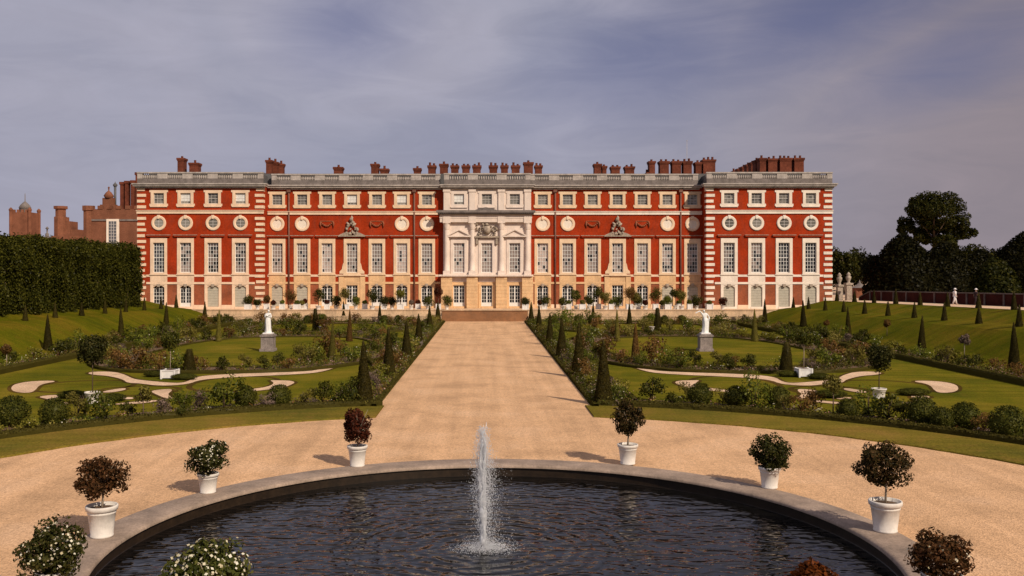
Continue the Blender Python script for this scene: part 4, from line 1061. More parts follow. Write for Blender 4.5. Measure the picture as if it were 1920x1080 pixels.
# window meshes, origin on the wall plane
def ringbox(mb, ox, oz0, oz1, ix, iz0, iz1, f, b, m=0):
    """rectangular frame: outer half-width ox, inner half-width ix, front f (y<0), back b"""
    mb.box(-ox, -ix, f, b, oz0, oz1, m); mb.box(ix, ox, f, b, oz0, oz1, m)
    mb.box(-ix, ix, f, b, iz1, oz1, m); mb.box(-ix, ix, f, b, oz0, iz0, m)
def bars(w, z0, z1, nx, nz, y0, t=0.035, edge=0.07, mid=None):
    mb = MB(); k = w / 2
    ringbox(mb, k, z0, z1, k - edge, z0 + edge, z1 - edge, y0, y0 + 0.06)
    for i in range(1, nx):
        x = -k + w * i / nx; tt = mid if (mid and 2 * i == nx) else t; mb.box(x - tt / 2, x + tt / 2, y0 + 0.012, y0 + 0.05, z0 + edge, z1 - edge)
    for j in range(1, nz):
        z = z0 + (z1 - z0) * j / nz; tt = t * (2.0 if j * 2 == nz else 1); mb.box(-k + edge, k - edge, y0 + 0.016, y0 + 0.046, z - tt / 2, z + tt / 2)
    return mb
def panes(w, z0, z1, nx, nz, y0, seed):
    r = random.Random(seed); mb = MB(); k = w / 2
    for i in range(nx):
        for j in range(nz):
            xa, xb = -k + w * i / nx, -k + w * (i + 1) / nx; za, zb = z0 + (z1 - z0) * j / nz, z0 + (z1 - z0) * (j + 1) / nz
            a, b = r.uniform(-0.006, 0.006), r.uniform(-0.006, 0.006)
            mb.quad((xa, y0 + a, za), (xb, y0 - a, za), (xb, y0 - a + b, zb), (xa, y0 + a + b, zb))
    return mb
def surround_attic():
    mb = MB(); w, z0, z1 = ATT
    ringbox(mb, 1.16, 16.42, 18.72, w / 2, z0, z1, -0.09, 0.32); mb.box(-1.24, 1.24, -0.16, 0.1, 16.26, 16.418)
    for s in (-1, 1): mb.box(s * 1.25 - 0.1, s * 1.25 + 0.1, -0.08, 0.05, 18.42, 18.72); mb.box(s * 1.25 - 0.1, s * 1.25 + 0.1, -0.08, 0.05, 16.42, 16.75)
    return mb
def surround_tall():
    mb = MB(); w, z0, z1 = TALL
    ringbox(mb, 1.22, 6.52, 11.72, w / 2, z0, z1, -0.10, 0.34); mb.box(-1.32, 1.32, -0.18, 0.1, 6.36, 6.518)
    mb.box(-1.24, 1.24, -0.06, 0.05, 5.34, 6.357, 1)          # stone apron
    return mb
def surround_ground(square=False):
    mb = MB(); w, z0, z1 = GRD; k = w / 2
    top = 5.02
    mb.box(-1.22, -k, -0.08, 0.34, ZB, top); mb.box(k, 1.22, -0.08, 0.34, ZB, top); mb.box(-k, k, -0.08, 0.34, z1, top); mb.box(-k, k, -0.14, 0.34, ZB, z0)
    if not square:
        arc = [(-k + w * i / 12, z1 - 0.34 * (2 * i / 12 - 1) ** 2) for i in range(13)]
        mb.prism([(-k, z1 + 0.001)] + arc[0:7] + [(0, z1 + 0.001)], -0.078, 0.3); mb.prism([(0, z1 + 0.001)] + arc[6:13] + [(k, z1 + 0.001)], -0.078, 0.3)
    return mb
def key_mesh():
    mb = MB(); mb.prism([(-0.16, 4.62), (0.16, 4.62), (0.23, 5.06), (-0.23, 5.06)], -0.2, 0.0)
    mb.box(-0.8, -0.16, -0.13, -0.08, 4.80, 4.86); mb.box(0.16, 0.8, -0.13, -0.08, 4.80, 4.86)
    return mb
def hood_mesh():
    mb = MB(); mb.box(-1.72, 1.72, -0.30, 0.0, 12.15, 12.23, 0); mb.box(-1.66, 1.66, -0.24, 0.0, 11.95, 12.148, 1); return mb
SU, WB = {}, {}
for st in ('stone_sand', 'stone_mid', 'stone_peach', 'stone_pale', 'stone_portico'):
    SU['a', st] = surround_attic().mesh('attic_window', M[st]); SU['t', st] = surround_tall().mesh('tall_window', [M[st], M['stone_sand'] if st == 'stone_mid' else M[st]])
    SU['g', st] = surround_ground().mesh('ground_window', M[st]); SU['gs', st] = surround_ground(True).mesh('ground_window', M[st])
keym = key_mesh().mesh('keystone', M['stone_relief'])
hoodm = hood_mesh().mesh('hood', [M['stone_relief'], M['brick']])
WB['a'] = bars(1.5, 16.75, 18.3, 3, 4, 0.14).mesh('glazing_bars', M['bar_paint'])
WB['t'] = bars(1.62, 6.72, 11.07, 4, 8, 0.16, 0.055, 0.09).mesh('glazing_bars', M['white_paint'])
WB['tw'] = bars(1.62, 6.72, 11.07, 4, 8, 0.16, 0.055, 0.08).mesh('glazing_bars', M['white_paint'])
WB['g'] = bars(1.66, 1.75, 4.86, 4, 6, 0.16, 0.045, 0.09).mesh('glazing_bars', M['white_paint'])
b = bars(1.66, 2.2, 4.86, 4, 5, 0.16, 0.045, 0.10, 0.17); b.box(-0.825, 0.825, 0.16, 0.22, 1.75, 2.198)
WB['d'] = b.mesh('door_frame', M['white_paint'])
PN = {}
for k in range(4):
    PN['a', k] = panes(1.5, 16.75, 18.3, 3, 4, 0.2, k).mesh('glass', M['pane_attic'])
    for nm_, mt in (('b', 'pane_blind'), ('h', 'pane_half'), ('k', 'pane_dark')):
        PN['t' + nm_, k] = panes(1.62, 6.72, 11.07, 4, 8, 0.22, 10 + k).mesh('glass', M[mt])
    PN['g', k] = panes(1.66, 1.75, 4.86, 4, 6, 0.22, 20 + k).mesh('glass', M['door_glass'])
def shutter_mesh():
    mb = MB()
    for j in range(8): z = 1.75 + j * 0.389; mb.box(-0.83, 0.83, 0.10 - (0.012 if j % 2 else 0), 0.22, z + 0.02, z + 0.389)
    return mb.mesh('shutter', M['shutter'])
shut = shutter_mesh()
def blindm():
    mb = MB(); mb.quad((-0.72, 0.19, 17.1), (0.72, 0.19, 17.1), (0.72, 0.19, 18.25), (-0.72, 0.19, 18.25)); return mb.mesh('blind', M['white_paint'])
attic_blind = blindm()

rw = random.Random(8)
def window(kind, cx, Y, stone, fill, blind=False):
    if kind == 'a':
        o = P_('attic_window', SU['a', stone], loc=(cx, Y, ZB), )
        o.location.z = -ZB
        obj('glass', PN['a', rw.randrange(4)], o); obj('glazing_bars', WB['a'], o)
        if blind: obj('blind', attic_blind, o, (0, -0.03, 0))
    elif kind == 't':
        o = P_('tall_window', SU['t', stone], loc=(cx, Y, 0))
        obj('glass', PN['t' + fill, rw.randrange(4)], o); obj('glazing_bars', WB['tw' if fill == 'k' else 't'], o)
    else:
        sq = fill == 's'
        o = P_('ground_window' if fill != 'd' and not sq else 'french_door', SU['gs' if sq else 'g', stone], loc=(cx, Y, 0))
        if fill == 'b': obj('shutter', shut, o)
        else:
            obj('glass', PN['g', rw.randrange(4)], o); obj('glazing_bars' if fill == 'w' else 'door_frame', WB['g' if fill == 'w' else 'd'], o)
        if not sq: obj('keystone', keym, o)
    o.location = (cx, Y - YW, -ZB)
    return o
def oculus_mesh(r0=0.66, r1=1.08):
    mb = MB(); n = 28; V = []; F = []
    prof = [(r1, 0.02), (r1, -0.10), (r1 - 0.08, -0.16), (r0 + 0.10, -0.14), (r0, -0.08), (r0, 0.02)]
    for r, y in prof:
        for i in range(n): a = 2 * math.pi * i / n; V.append((r * math.cos(a), y, 13.92 + r * math.sin(a)))
    for k in range(len(prof) - 1):
        for i in range(n): j = (i + 1) % n; F.append((k * n + i, k * n + j, (k + 1) * n + j, (k + 1) * n + i))
    mb.add(V, F); mb.prism([(-0.13, 14.55), (0.13, 14.55), (0.2, 15.1), (-0.2, 15.1)], -0.22, -0.02)
    return mb
OC = {st: oculus_mesh().mesh('round_window', M[st]) for st in ('stone_peach', 'stone_pale')}
def disc(mat, r=0.66, nm='glass'):
    mb = MB(); n = 24; mb.ngon([(r * math.cos(2 * math.pi * i / n), -0.03, 13.92 + r * math.sin(2 * math.pi * i / n)) for i in range(n)]); return mb.mesh(nm, mat)
oc_glass = disc(M['pane_attic']); oc_blank = disc(M['stone_pale'], nm='blind')
mb = MB(); mb.box(-0.03, 0.03, -0.06, -0.032, 13.27, 14.57); mb.box(-0.65, 0.65, -0.058, -0.034, 13.68, 13.73); mb.box(-0.62, 0.62, -0.058, -0.034, 14.12, 14.17)
oc_bars = mb.mesh('glazing_bars', M['bar_paint'])
def oculus(cx, Y, stone, blank):
    o = obj('round_window', OC[stone], pal, (cx, Y - YW, -ZB))
    if blank: obj('blind', oc_blank, o)
    else: obj('glass', oc_glass, o); obj('glazing_bars', oc_bars, o)

def festoon():
    mb = MB(); r = random.Random(4)
    mb.box(-1.0, 1.0, -0.07, 0, 14.28, 14.42)
    for s in (-1, 1): mb.tube([(s * 0.95, -0.1, 14.3), (s * 0.98, -0.14, 13.9), (s * 0.93, -0.1, 13.35)], [0.08, 0.15, 0.05], 7)
    for k in range(9):
        t = k / 8; x = -0.85 + 1.7 * t; mb.tube([(x - 0.1, -0.1, 14.15 - 0.55 * math.sin(math.pi * t)), (x + 0.1, -0.1, 14.13 - 0.55 * math.sin(math.pi * (t + 0.06)))], [0.11 + 0.05 * math.sin(math.pi * t)] * 2, 7)
    return mb.mesh('carved_festoon', M['brick_low'])
festm = festoon()
def trophy():
    mb = MB(); r = random.Random(6)
    # broken pediment with heaped carving, and scrolled side brackets
    mb.box(-2.0, 2.0, -0.42, 0, 12.04, 12.22)
    mb.prism([(-2.0, 12.22), (-0.5, 12.22), (-0.6, 12.75), (-1.2, 12.6)], -0.4, 0); mb.prism([(0.5, 12.22), (2.0, 12.22), (1.2, 12.6), (0.6, 12.75)], -0.4, 0)
    for k in range(26):
        z = 12.4 + 2.3 * r.random() ** 1.2; w = max(0.1, 1.35 * (1 - (z - 12.3) / 2.7)); x = r.uniform(-w, w); q = r.uniform(0.12, 0.3)
        a = r.uniform(-1, 1)
        mb.tube([(x - q * math.sin(a), -0.2, z - q), (x, -0.32, z), (x + q * math.sin(a), -0.2, z + q)], [q * 0.4, q * 0.85, q * 0.4], 7)
    mb.tube([(0, -0.25, 14.2), (0, -0.3, 14.8), (0, -0.25, 15.15)], [0.16, 0.2, 0.05], 7)
    return mb.mesh('carved_trophy', M['stone_relief'])
trom = trophy()
def scrolls():
    mb = MB()
    for s in (-1, 1):
        mb.prism([(s * 1.23, 6.55), (s * 1.85, 6.55), (s * 1.82, 6.9), (s * 1.5, 7.2), (s * 1.36, 7.9), (s * 1.23, 8.2)][::s], -0.12, 0)
    mb.box(-2.0, 2.0, -0.3, 0, 6.22, 6.36)
    return mb.mesh('scroll_bracket', M['stone_mid'])
scrm = scrolls()

for sgn in (-1, 1):
    wst = 'stone_peach' if sgn < 0 else 'stone_pale'
    for k, c in enumerate(WING_X):
        cx = sgn * c
        window('a', cx, YW, wst, None, blind=(sgn < 0 and k in (2, 0)))
        window('t', cx, YW, wst, 'k' if (sgn < 0 and k == 3) or (sgn > 0 and k > 1) else 'h')
        f = {3: 'w', 2: 'd', 1: 'b', 0: 'b'}[k] if sgn < 0 else 'b'
        window('g', cx, YW, wst, f)
        oculus(cx, YW, wst, False)
        obj('window_hood', hoodm, pal, (cx, 0, -ZB))
    for k, c in enumerate(REC_X):
        cx = sgn * c
        window('a', cx, YR, 'stone_mid', None, blind=(sgn < 0 and k in (3, 1)))
        window('t', cx, YR, 'stone_mid', 'b' if not (sgn > 0 and k >= 5) else 'h')
        f = 's' if k == 3 else ('b' if k > 4 else 'd')
        window('g', cx, YR, 'stone_sand', f)
        if k in (0, 1, 5, 6): oculus(cx, YR, 'stone_peach', True)
        elif k in (2, 4): obj('carved_festoon', festm, pal, (cx, YR - YW, -ZB))
        if k == 3:
            obj('carved_trophy', trom, pal, (cx, YR - YW, -ZB)); obj('scroll_bracket', scrm, pal, (cx, YR - YW, -ZB))
        else: obj('window_hood', hoodm, pal, (cx, YR - YW, -ZB))
    # sandstone frontispiece round the middle garden door
    cx = sgn * REC_X[3]
    for a, b in ((-1.95, -1.225), (1.225, 1.95)):
        mb = MB(); mb.box(cx + a, cx + b, YR - 0.16, YR, ZB, 6.2); P_('door_surround', mb.mesh('door_surround', M['stone_sand']))
    for dx in (REC_X[0] + 1.85, REC_X[5] + 1.95):
        mb = MB(); mb.tube([(sgn * dx, YR - 0.14, 19.0), (sgn * dx, YR - 0.14, ZB)], 0.13, 8); mb.box(sgn * dx - 0.28, sgn * dx + 0.28, YR - 0.36, YR, 18.6, 19.1)
        P_('downpipe', mb.mesh('downpipe', M['pipe']))
for k, cx in enumerate(CEN_X):
    window('a', cx, YC, 'stone_portico', None, blind=(k == 0)); window('t', cx, YC, 'stone_portico', 'b'); window('g', cx, YC, 'stone_sand', 's')

# string courses and bands
def hband(x0, x1, Y, z0, z1, d): return ((x0, x1, Y - d, Y + 0.0, z0, z1))
def band_part(name, L, mat):
    mb = MB()
    for b in L: mb.box(*b)
    return P_(name, mb.mesh(name, M[mat]))
for sgn in (-1, 1):
    wst = 'stone_peach' if sgn < 0 else 'stone_pale'
    def X(a, b): return (a, b) if sgn > 0 else (-b, -a)
    x0, x1 = X(32.3, 50.6)
    band_part('string_course', [hband(x0 - 0.1, x1 + 0.1, YW, 15.30, 15.72, 0.16), hband(x0 - 0.16, x1 + 0.16, YW, 15.725, 15.82, 0.26)], wst)
    x0, x1 = X(6.5, 32.2)
    band_part('string_course', [hband(x0, x1, YR, 15.30, 15.72, 0.16), hband(x0, x1, YR, 15.725, 15.82, 0.26)], wst if sgn > 0 else 'stone_peach')
    # the two bands between main and ground floor, broken by the aprons
    for xs, Y, X0, X1 in ((WING_X, YW, 33.5, 49.3), (REC_X, YR, 6.6, 32.25)):
        edges = [X0] + [v for c in xs for v in (c - 1.26, c + 1.26)] + [X1]
        L = []
        for a, b in zip(edges[::2], edges[1::2]):
            if b - a < 0.1: continue
            q = X(a, b); band_part('floor_band', [hband(q[0], q[1], Y, 6.10, 6.42, 0.07)], wst if Y == YW else 'stone_peach')
        P2 = X(X0, X1)
        band_part('floor_band', [hband(P2[0], P2[1], Y, 5.03, 5.335, 0.11)], wst if Y == YW else 'stone_sand')
    # quoins
    for qx0, qx1 in ((32.3, 33.5), (49.35, 50.6)):
        mb = MB(); n = 0; z = ZB + 0.35
        while z < 19.0:
            if not (15.0 < z < 15.9):
                a, b = X(qx0 - (0.05 if qx0 < 40 else 0), qx1 + (0.05 if qx0 > 40 else 0)); short = 0.0 if n % 2 else 0.18
                if qx0 < 40: a, b = (a, b - short) if sgn > 0 else (a + short, b)
                else: a, b = (a + short, b) if sgn > 0 else (a, b - short)
                mb.box(a, b, YW - 0.08, YW + 0.9, z, z + 0.42)
            z += 0.84; n += 1
            if mb.v and (z >= 19.0 or 15.0 < z < 15.9):
                P_('quoin_strip', mb.mesh('quoin_strip', M[wst])); mb = MB()
    # plinth
    for xs, Y, X0, X1 in ((WING_X, YW, 32.3, 50.65), (REC_X, YR, 6.6, 32.25)):
        edges = [X0] + [v for c in xs for v in (c - 1.23, c + 1.23)] + [X1]; L = []
        for a, b in zip(edges[::2], edges[1::2]):
            q = X(a, b); band_part('wall_plinth', [hband(q[0], q[1], Y, ZB - 0.1, ZB + 0.55, 0.12)], 'stone_peach')

# cornice and balustrade
def parapet(x0, x1, Y, name='balustrade'):
    mb = MB()
    mb.box(x0 - 0.2, x1 + 0.2, Y - 0.3, Y + 0.6, 19.0, 19.25, 1); mb.box(x0 - 0.5, x1 + 0.5, Y - 0.6, Y + 0.6, 19.252, 19.5, 1); mb.box(x0 - 0.62, x1 + 0.62, Y - 0.75, Y + 0.6, 19.502, 19.68, 1)
    P_('cornice', mb.mesh('cornice', [M['stone_light_grey'], M['stone_light_grey']]))
    mb = MB(); y0, y1 = Y - 0.15, Y + 0.25
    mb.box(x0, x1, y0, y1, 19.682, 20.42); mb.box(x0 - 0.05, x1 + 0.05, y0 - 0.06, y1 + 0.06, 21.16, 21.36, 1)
    n = max(1, round((x1 - x0) / 3.7)); st = (x1 - x0) / n
    for i in range(n + 1):
        c = x0 + i * st; a = max(x0, c - 0.75); b = min(x1, c + 0.75)
        mb.box(a, b, y0 + 0.004, y1 - 0.004, 20.421, 21.159, 1)
    i = 0
    for i in range(n):
        a, b = x0 + i * st + 0.75, x0 + (i + 1) * st - 0.75
        k = 8
        for j in range(k):
            c = a + (b - a) * (j + 0.5) / k
            mb.lathe([(0.07, 20.42), (0.12, 20.55), (0.13, 20.65), (0.06, 20.95), (0.08, 21.16)], 6, (c, Y + 0.05, 0), 1)
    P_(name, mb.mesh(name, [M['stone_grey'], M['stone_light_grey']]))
parapet(-50.6, -32.3, YW); parapet(32.3, 50.6, YW); parapet(-31.6, -6.6, YR); parapet(6.7, 31.6, YR); parapet(-6.0, 6.72, YC)

# portico: half columns, entablature, pediments, arms
COLX = [-5.6, -1.85, 2.45, 6.3]
for cx in COLX:
    mb = MB()
    mb.box(cx - 0.52, cx + 0.52, YC - 0.62, YC, 6.42, 6.95); 
    mb.lathe([(0.46, 6.95), (0.48, 7.05), (0.40, 7.15), (0.39, 8.5), (0.35, 12.9), (0.34, 13.0)], 18, (cx, YC - 0.14, 0))
    # capital with two rows of leaves
    mb.lathe([(0.35, 13.0), (0.42, 13.15), (0.40, 13.35), (0.49, 13.55), (0.46, 13.7), (0.58, 13.98)], 12, (cx, YC - 0.14, 0))
    mb.box(cx - 0.56, cx + 0.56, YC - 0.68, YC, 13.98, 14.12)
    P_('half_column', mb.mesh('half_column', M['stone_portico']))
mb = MB()
mb.box(-6.6, 6.9, YC - 0.5, YC, 14.122, 14.7); mb.box(-6.65, 6.95, YC - 0.55, YC, 14.702, 15.25)
for cx in COLX: mb.box(cx - 0.56, cx + 0.56, YC - 0.62, YC - 0.3, 14.125, 15.24)
P_('entablature', mb.mesh('entablature', M['stone_portico']))
mb = MB(); mb.box(-6.9, 7.2, YC - 0.9, YC, 15.252, 15.5); mb.box(-7.1, 7.4, YC - 1.15, YC, 15.502, 15.85)
for k in range(44): mb.box(-6.75 + k * 0.32, -6.59 + k * 0.32, YC - 1.05, YC - 0.9, 15.36, 15.5)
P_('portico_cornice', mb.mesh('portico_cornice', M['stone_grey']))
mb = MB(); mb.prism([(-1.7 + 0.15, 15.852), (1.7 + 0.15, 15.852), (1.0, 16.15), (0.15, 16.3), (-0.7, 16.15)], YC - 0.8, YC); P_('cornice_crest', mb.mesh('cornice_crest', M['stone_grey']))
mb = MB(); mb.box(-6.75, 7.0, YC - 0.85, YC, 6.16, 6.418)
for cx in COLX: mb.box(cx - 0.62, cx + 0.62, YC - 0.93, YC - 0.8, 6.16, 6.42)
P_('pedestal_course', mb.mesh('pedestal_course', M['stone_portico']))
for cx in COLX:
    mb = MB(); mb.box(cx - 0.8, cx + 0.8, YC - 0.6, YC, ZB, 6.158)
    for j in range(9): mb.box(cx - 0.82, cx + 0.82, YC - 0.63, YC - 0.6, ZB + 0.1 + j * 0.52, ZB + 0.56 + j * 0.52)
    P_('rusticated_pier', mb.mesh('rusticated_pier', M['stone_sand']))
for cx in COLX:   # pilasters of the attic
    mb = MB(); mb.box(cx - 0.45, cx + 0.45, YC - 0.22, YC, 15.852, 19.0); mb.box(cx - 0.55, cx + 0.55, YC - 0.3, YC, 18.6, 18.95)
    P_('attic_pilaster', mb.mesh('attic_pilaster', M['stone_portico']))
for cx in (CEN_X[0], CEN_X[2]):
    mb = MB(); mb.box(cx - 1.75, cx + 1.75, YC - 0.5, YC, 11.95, 12.15)
    mb.prism([(cx - 1.75, 12.152), (cx + 1.75, 12.152), (cx, 13.05)], YC - 0.3, YC)
    for s in (-1, 1):
        mb.prism([(cx + s * 1.8, 12.152), (cx + s * 1.5, 12.152), (cx, 12.92), (cx, 13.15)][::-s], YC - 0.52, YC - 0.302)
    P_('window_pediment', mb.mesh('window_pediment', M['stone_portico']))
mb = MB(); cx = CEN_X[1]; r = random.Random(12)
mb.box(cx - 1.75, cx + 1.75, YC - 0.5, YC, 11.85, 12.12)
for s in (-1, 1): mb.box(cx + s * 1.45 - 0.16, cx + s * 1.45 + 0.16, YC - 0.36, YC, 10.9, 11.85)
mb.lathe([(0.001, 12.3), (0.5, 12.5), (0.62, 13.0), (0.5, 13.5), (0.001, 13.75)], 12, (cx, YC - 0.05, 0))
for k in range(34):
    s = r.choice((-1, 1)); x = cx + s * r.uniform(0.5, 1.5); z = r.uniform(12.2, 13.85); q = r.uniform(0.12, 0.24); a = r.uniform(-1.2, 1.2)
    mb.tube([(x - q * math.sin(a), YC - 0.1, z - q * 0.8), (x, YC - 0.26, z), (x + q * math.sin(a), YC - 0.1, z + q * 0.8)], [q * 0.4, q * 0.8, q * 0.35], 7)
mb.tube([(cx, YC - 0.15, 13.7), (cx, YC - 0.2, 14.0)], [0.35, 0.2], 9)
P_('carved_arms', mb.mesh('carved_arms', M['stone_relief']))

# chimneys
def chim(px0, px1, pyt, Y=147.0, pots=2, zb=20.3, dep=1.6):
    s = FX / Y; x0, x1 = (px0 - HX) / s, (px1 - HX) / s; zt = CH + (HY - pyt) / s
    body_t = zt - 0.42
    mb = MB(); mb.box(x0 + 0.06, x1 - 0.06, Y, Y + dep, zb, body_t - 0.5)
    mb.box(x0, x1, Y - 0.06, Y + dep + 0.06, body_t - 0.498, body_t - 0.3); mb.box(x0 - 0.08, x1 + 0.08, Y - 0.14, Y + dep + 0.14, body_t - 0.298, body_t)
    n = max(1, min(pots, int((x1 - x0) / 0.55)))
    for k in range(n):
        c = x0 + (x1 - x0) * (k + 0.5) / n; rr2 = random.Random(int(px0 * 10 + k)); h = rr2.uniform(0.3, 0.55)
        mb.lathe([(0.2, body_t), (0.17, body_t + h * 0.8), (0.2, body_t + h)], 8, (c, Y + dep * 0.5, 0))
    P_('chimney', mb.mesh('chimney', M['brick_chim']))
for a in ((332, 345, 291, 1), (354, 372, 300, 1), (625, 642, 308, 1), (695, 710, 302, 1), (712, 728, 311, 1), (775, 789, 310, 1),
          (802, 817, 305, 2), (824, 840, 302, 1), (845, 860, 305, 2), (866, 881, 305, 2), (886, 902, 305, 2), (917, 933, 305, 2), (939, 953, 305, 2), (959, 975, 305, 2), (982, 1000, 299, 1), (1003, 1017, 305, 2),
          (1114, 1128, 302, 1), (1129, 1138, 306, 1), (1146, 1163, 307, 2), (1172, 1190, 307, 2), (1213, 1216, 318, 1), (1217, 1229, 297, 2), (1237, 1255, 297, 2), (1260, 1278, 297, 2), (1281, 1298, 297, 2), (1304, 1316, 299, 2), (1318, 1342, 294, 3),
          (1424, 1437, 291, 2), (1440, 1458, 292, 2), (1462, 1485, 291, 3), (1489, 1508, 291, 3)):
    chim(a[0], a[1], a[2], 147.0, a[3])
for k in range(3): chim(498 + k * 11, 510 + k * 11, 295 + k * 3.5, 146 + k * 1.2, 1, dep=1.0)
for k in range(6): chim(1424 - (k + 1) * 8.2, 1435 - (k + 1) * 8.2, 295 + k * 4.2, 149 + k * 5.5, 2, dep=1.6)
for px in (431, 487):
    x = (px - HX) * 144 / FX; mb = MB(); mb.box(x - 0.7, x + 0.7, 144, 145, 20.5, 21.9); mb.box(x - 0.8, x + 0.8, 143.9, 145.1, 21.902, 22.1); P_('roof_lantern', mb.mesh('roof_lantern', M['lead']))
x = (1288 - HX) * 160 / FX
mb = MB(); mb.tube([(x, 160, 20.5), (x, 160, 29.3)], [0.05, 0.03], 6); mb.lathe([(0.001, 29.2), (0.09, 29.3), (0.001, 29.45)], 8, (x, 160, 0)); P_('flagpole', mb.mesh('flagpole', M['stone_light_grey']))

# ------------------------------------------------------------------ older brick buildings on the left
def crenel(mb, x0, x1, y0, y1, z, w=0.7, h=0.7, m=0):
    x = x0
    while x + w <= x1 + 0.01: mb.box(x, x + w, y0, y1, z, z + h, m); x += w * 1.8
s = FX / 165.0
def XZ(px, py, Y): return (px - HX) * Y / FX, CH + (HY - py) * Y / FX
t = thing('tudor_wing', 'dark old brick range with battlements and one tall window', 'building', ((200 - HX) / s, 165, ZB))
def T_(name, mb, mats, par=None):
    me = mb.mesh(name, mats); me.transform(Matrix.Translation((-t.location.x, -165, -ZB))); return obj(name, me, par or t)
x0, zt = XZ(166, 392, 165); x1, _ = XZ(262, 392, 165)
wx0, wz1 = XZ(205, 415, 165); wx1, wz0 = XZ(219, 460, 165)
mb = MB(); mb.box(x0, x1, 165, 175, ZB - 0.5, zt); crenel(mb, x0, x1, 164.9, 165.5, zt + 0.001, 0.9, 0.6); mb.box(x0, x1, 164.85, 165, zt - 2.1, zt - 1.8, 1)
T_('wall', mb, [M['brick_old'], M['stone_grey']])
x0, zt = XZ(150, 385, 164); x1, _ = XZ(170, 385, 164)
mb = MB(); mb.lathe([((x1 - x0) / 2, ZB - 0.5), ((x1 - x0) / 2, zt - 0.9), ((x1 - x0) / 2 + 0.2, zt - 0.8), ((x1 - x0) / 2 + 0.2, zt)], 8, ((x0 + x1) / 2, 165.4, 0), smooth=False); T_('turret', mb, M['brick_old'])
mb = MB(); mb.box(wx0 - 0.45, wx1 + 0.45, 164.8, 165.05, wz0 - 0.4, wz1 + 0.4); w = T_('window', mb, M['stone_pale'])
mb = MB(); mb.box(wx0, wx1, 164.74, 164.795, wz0, wz1); T_('glass', mb, M['pane_dark'], w)
mb = MB()
for i in range(1, 3): xx = wx0 + (wx1 - wx0) * i / 3; mb.box(xx - 0.04, xx + 0.04, 164.69, 164.738, wz0, wz1)
for i in range(1, 8): zz = wz0 + (wz1 - wz0) * i / 8; mb.box(wx0, wx1, 164.7, 164.737, zz - 0.04, zz + 0.04)
T_('glazing_bars', mb, M['bar_paint'], w)
gx, gz = XZ(204, 388, 168); 
mb = MB(); mb.box(gx - 1.4, gx + 1.4, 167.5, 168.5, gz - 1, gz + 0.4); mb.box(gx - 1.0, gx + 1.0, 167.6, 168.4, gz + 0.4, gz + 1.6); mb.lathe([(0.7, gz + 1.6), (0.9, gz + 2.0), (0.5, gz + 2.6), (0.12, gz + 2.9), (0.12, gz + 3.3), (0.2, gz + 3.5), (0.001, gz + 3.7)], 10, (gx, 168, 0))
T_('gable', mb, M['brick_old'])
for a, b, pt in ((225, 231, 341), (234, 240, 339), (245, 252, 338), (254, 261, 323)):
    cx0, zt = XZ(a, pt, 170); cx1, _ = XZ(b, pt, 170)
    mb = MB(); mb.box(cx0, cx1, 170, 171.2, 12, zt - 0.5); mb.box(cx0 - 0.12, cx1 + 0.12, 169.88, 171.32, zt - 0.498, zt)
    T_('chimney', mb, M['brick_chim'])
px, pz = XZ(216, 350, 169); mb = MB(); mb.tube([(px, 169, pz - 4), (px, 169, pz)], 0.22, 7); mb.lathe([(0.3, pz), (0.45, pz + 0.3), (0.1, pz + 0.7), (0.001, pz + 1.0)], 8, (px, 169, 0)); T_('finial', mb, M['lead'])

Yt = 240.0
def far_box(name, label, cat, px0, px1, pyt, Y, dep, mat, extra=None):
    x0, zt = XZ(px0, pyt, Y); x1, _ = XZ(px1, pyt, Y)
    o = thing(name, label, cat, ((x0 + x1) / 2, Y, ZB)); w = (x1 - x0) / 2
    mb = MB(); mb.box(-w, w, 0, dep, -0.5, zt - ZB)
    return o, mb, w, zt - ZB
o, mb, w, h = far_box('gate_tower', 'distant square brick tower with a pale cupola and weathervane', 'tower', 19, 57, 398, 240, 5.0, 'brick_old')
for sx in (-1, 1):
    for yy in (0, 5.0): mb.lathe([(0.45, 0), (0.45, h + 0.3), (0.55, h + 0.4), (0.55, h + 0.8), (0.15, h + 1.2), (0.001, h + 1.3)], 8, (sx * (w - 0.2), yy, 0), smooth=False)
crenel(mb, -w + 0.6, w - 0.6, 0.0, 0.5, h + 0.001, 0.6, 0.7)
obj('wall', mb.mesh('wall', M['brick_old']), o)
mb = MB(); mb.lathe([(1.5, h), (1.5, h + 1.2), (1.6, h + 1.3), (1.2, h + 2.0), (0.6, h + 2.6), (0.12, h + 3.0), (0.08, h + 5.0), (0.001, h + 5.1)], 8, (0, 2.5, 0)); obj('cupola', mb.mesh('cupola', M['stone_grey']), o)
o, mb, w, h = far_box('broken_tower', 'distant ragged brick turret with battlements beside the tower', 'tower', 96, 146, 442, 215, 6.0, 'brick_old')
mb.lathe([(1.5, 0), (1.5, h + 4.4), (1.2, h + 4.5), (1.2, h + 6.2), (1.6, h + 6.3), (1.6, h + 6.9)], 8, (-w + 1.5, 1.5, 0), smooth=False)
mb.box(-w + 2.8, 0.9, 1.0, 5.0, h - 0.2, h + 3.4); crenel(mb, -w + 2.8, 0.9, 0.95, 1.5, h + 3.401, 0.7, 0.9); mb.box(0.9, 2.6, 1.2, 5, h - 0.2, h + 1.5)
obj('wall', mb.mesh('wall', M['brick_old']), o)
o, mb, w, h = far_box('low_range', 'low distant brick range with a pale coping behind the hedge', 'building', -60, 170, 446, 250, 8.0, 'brick_old')
obj('wall', mb.mesh('wall', M['brick_old']), o)
mb = MB(); mb.box(-w - 0.2, w + 0.2, -0.25, 8.2, h, h + 0.35); obj('coping', mb.mesh('coping', M['stone_grey']), o)
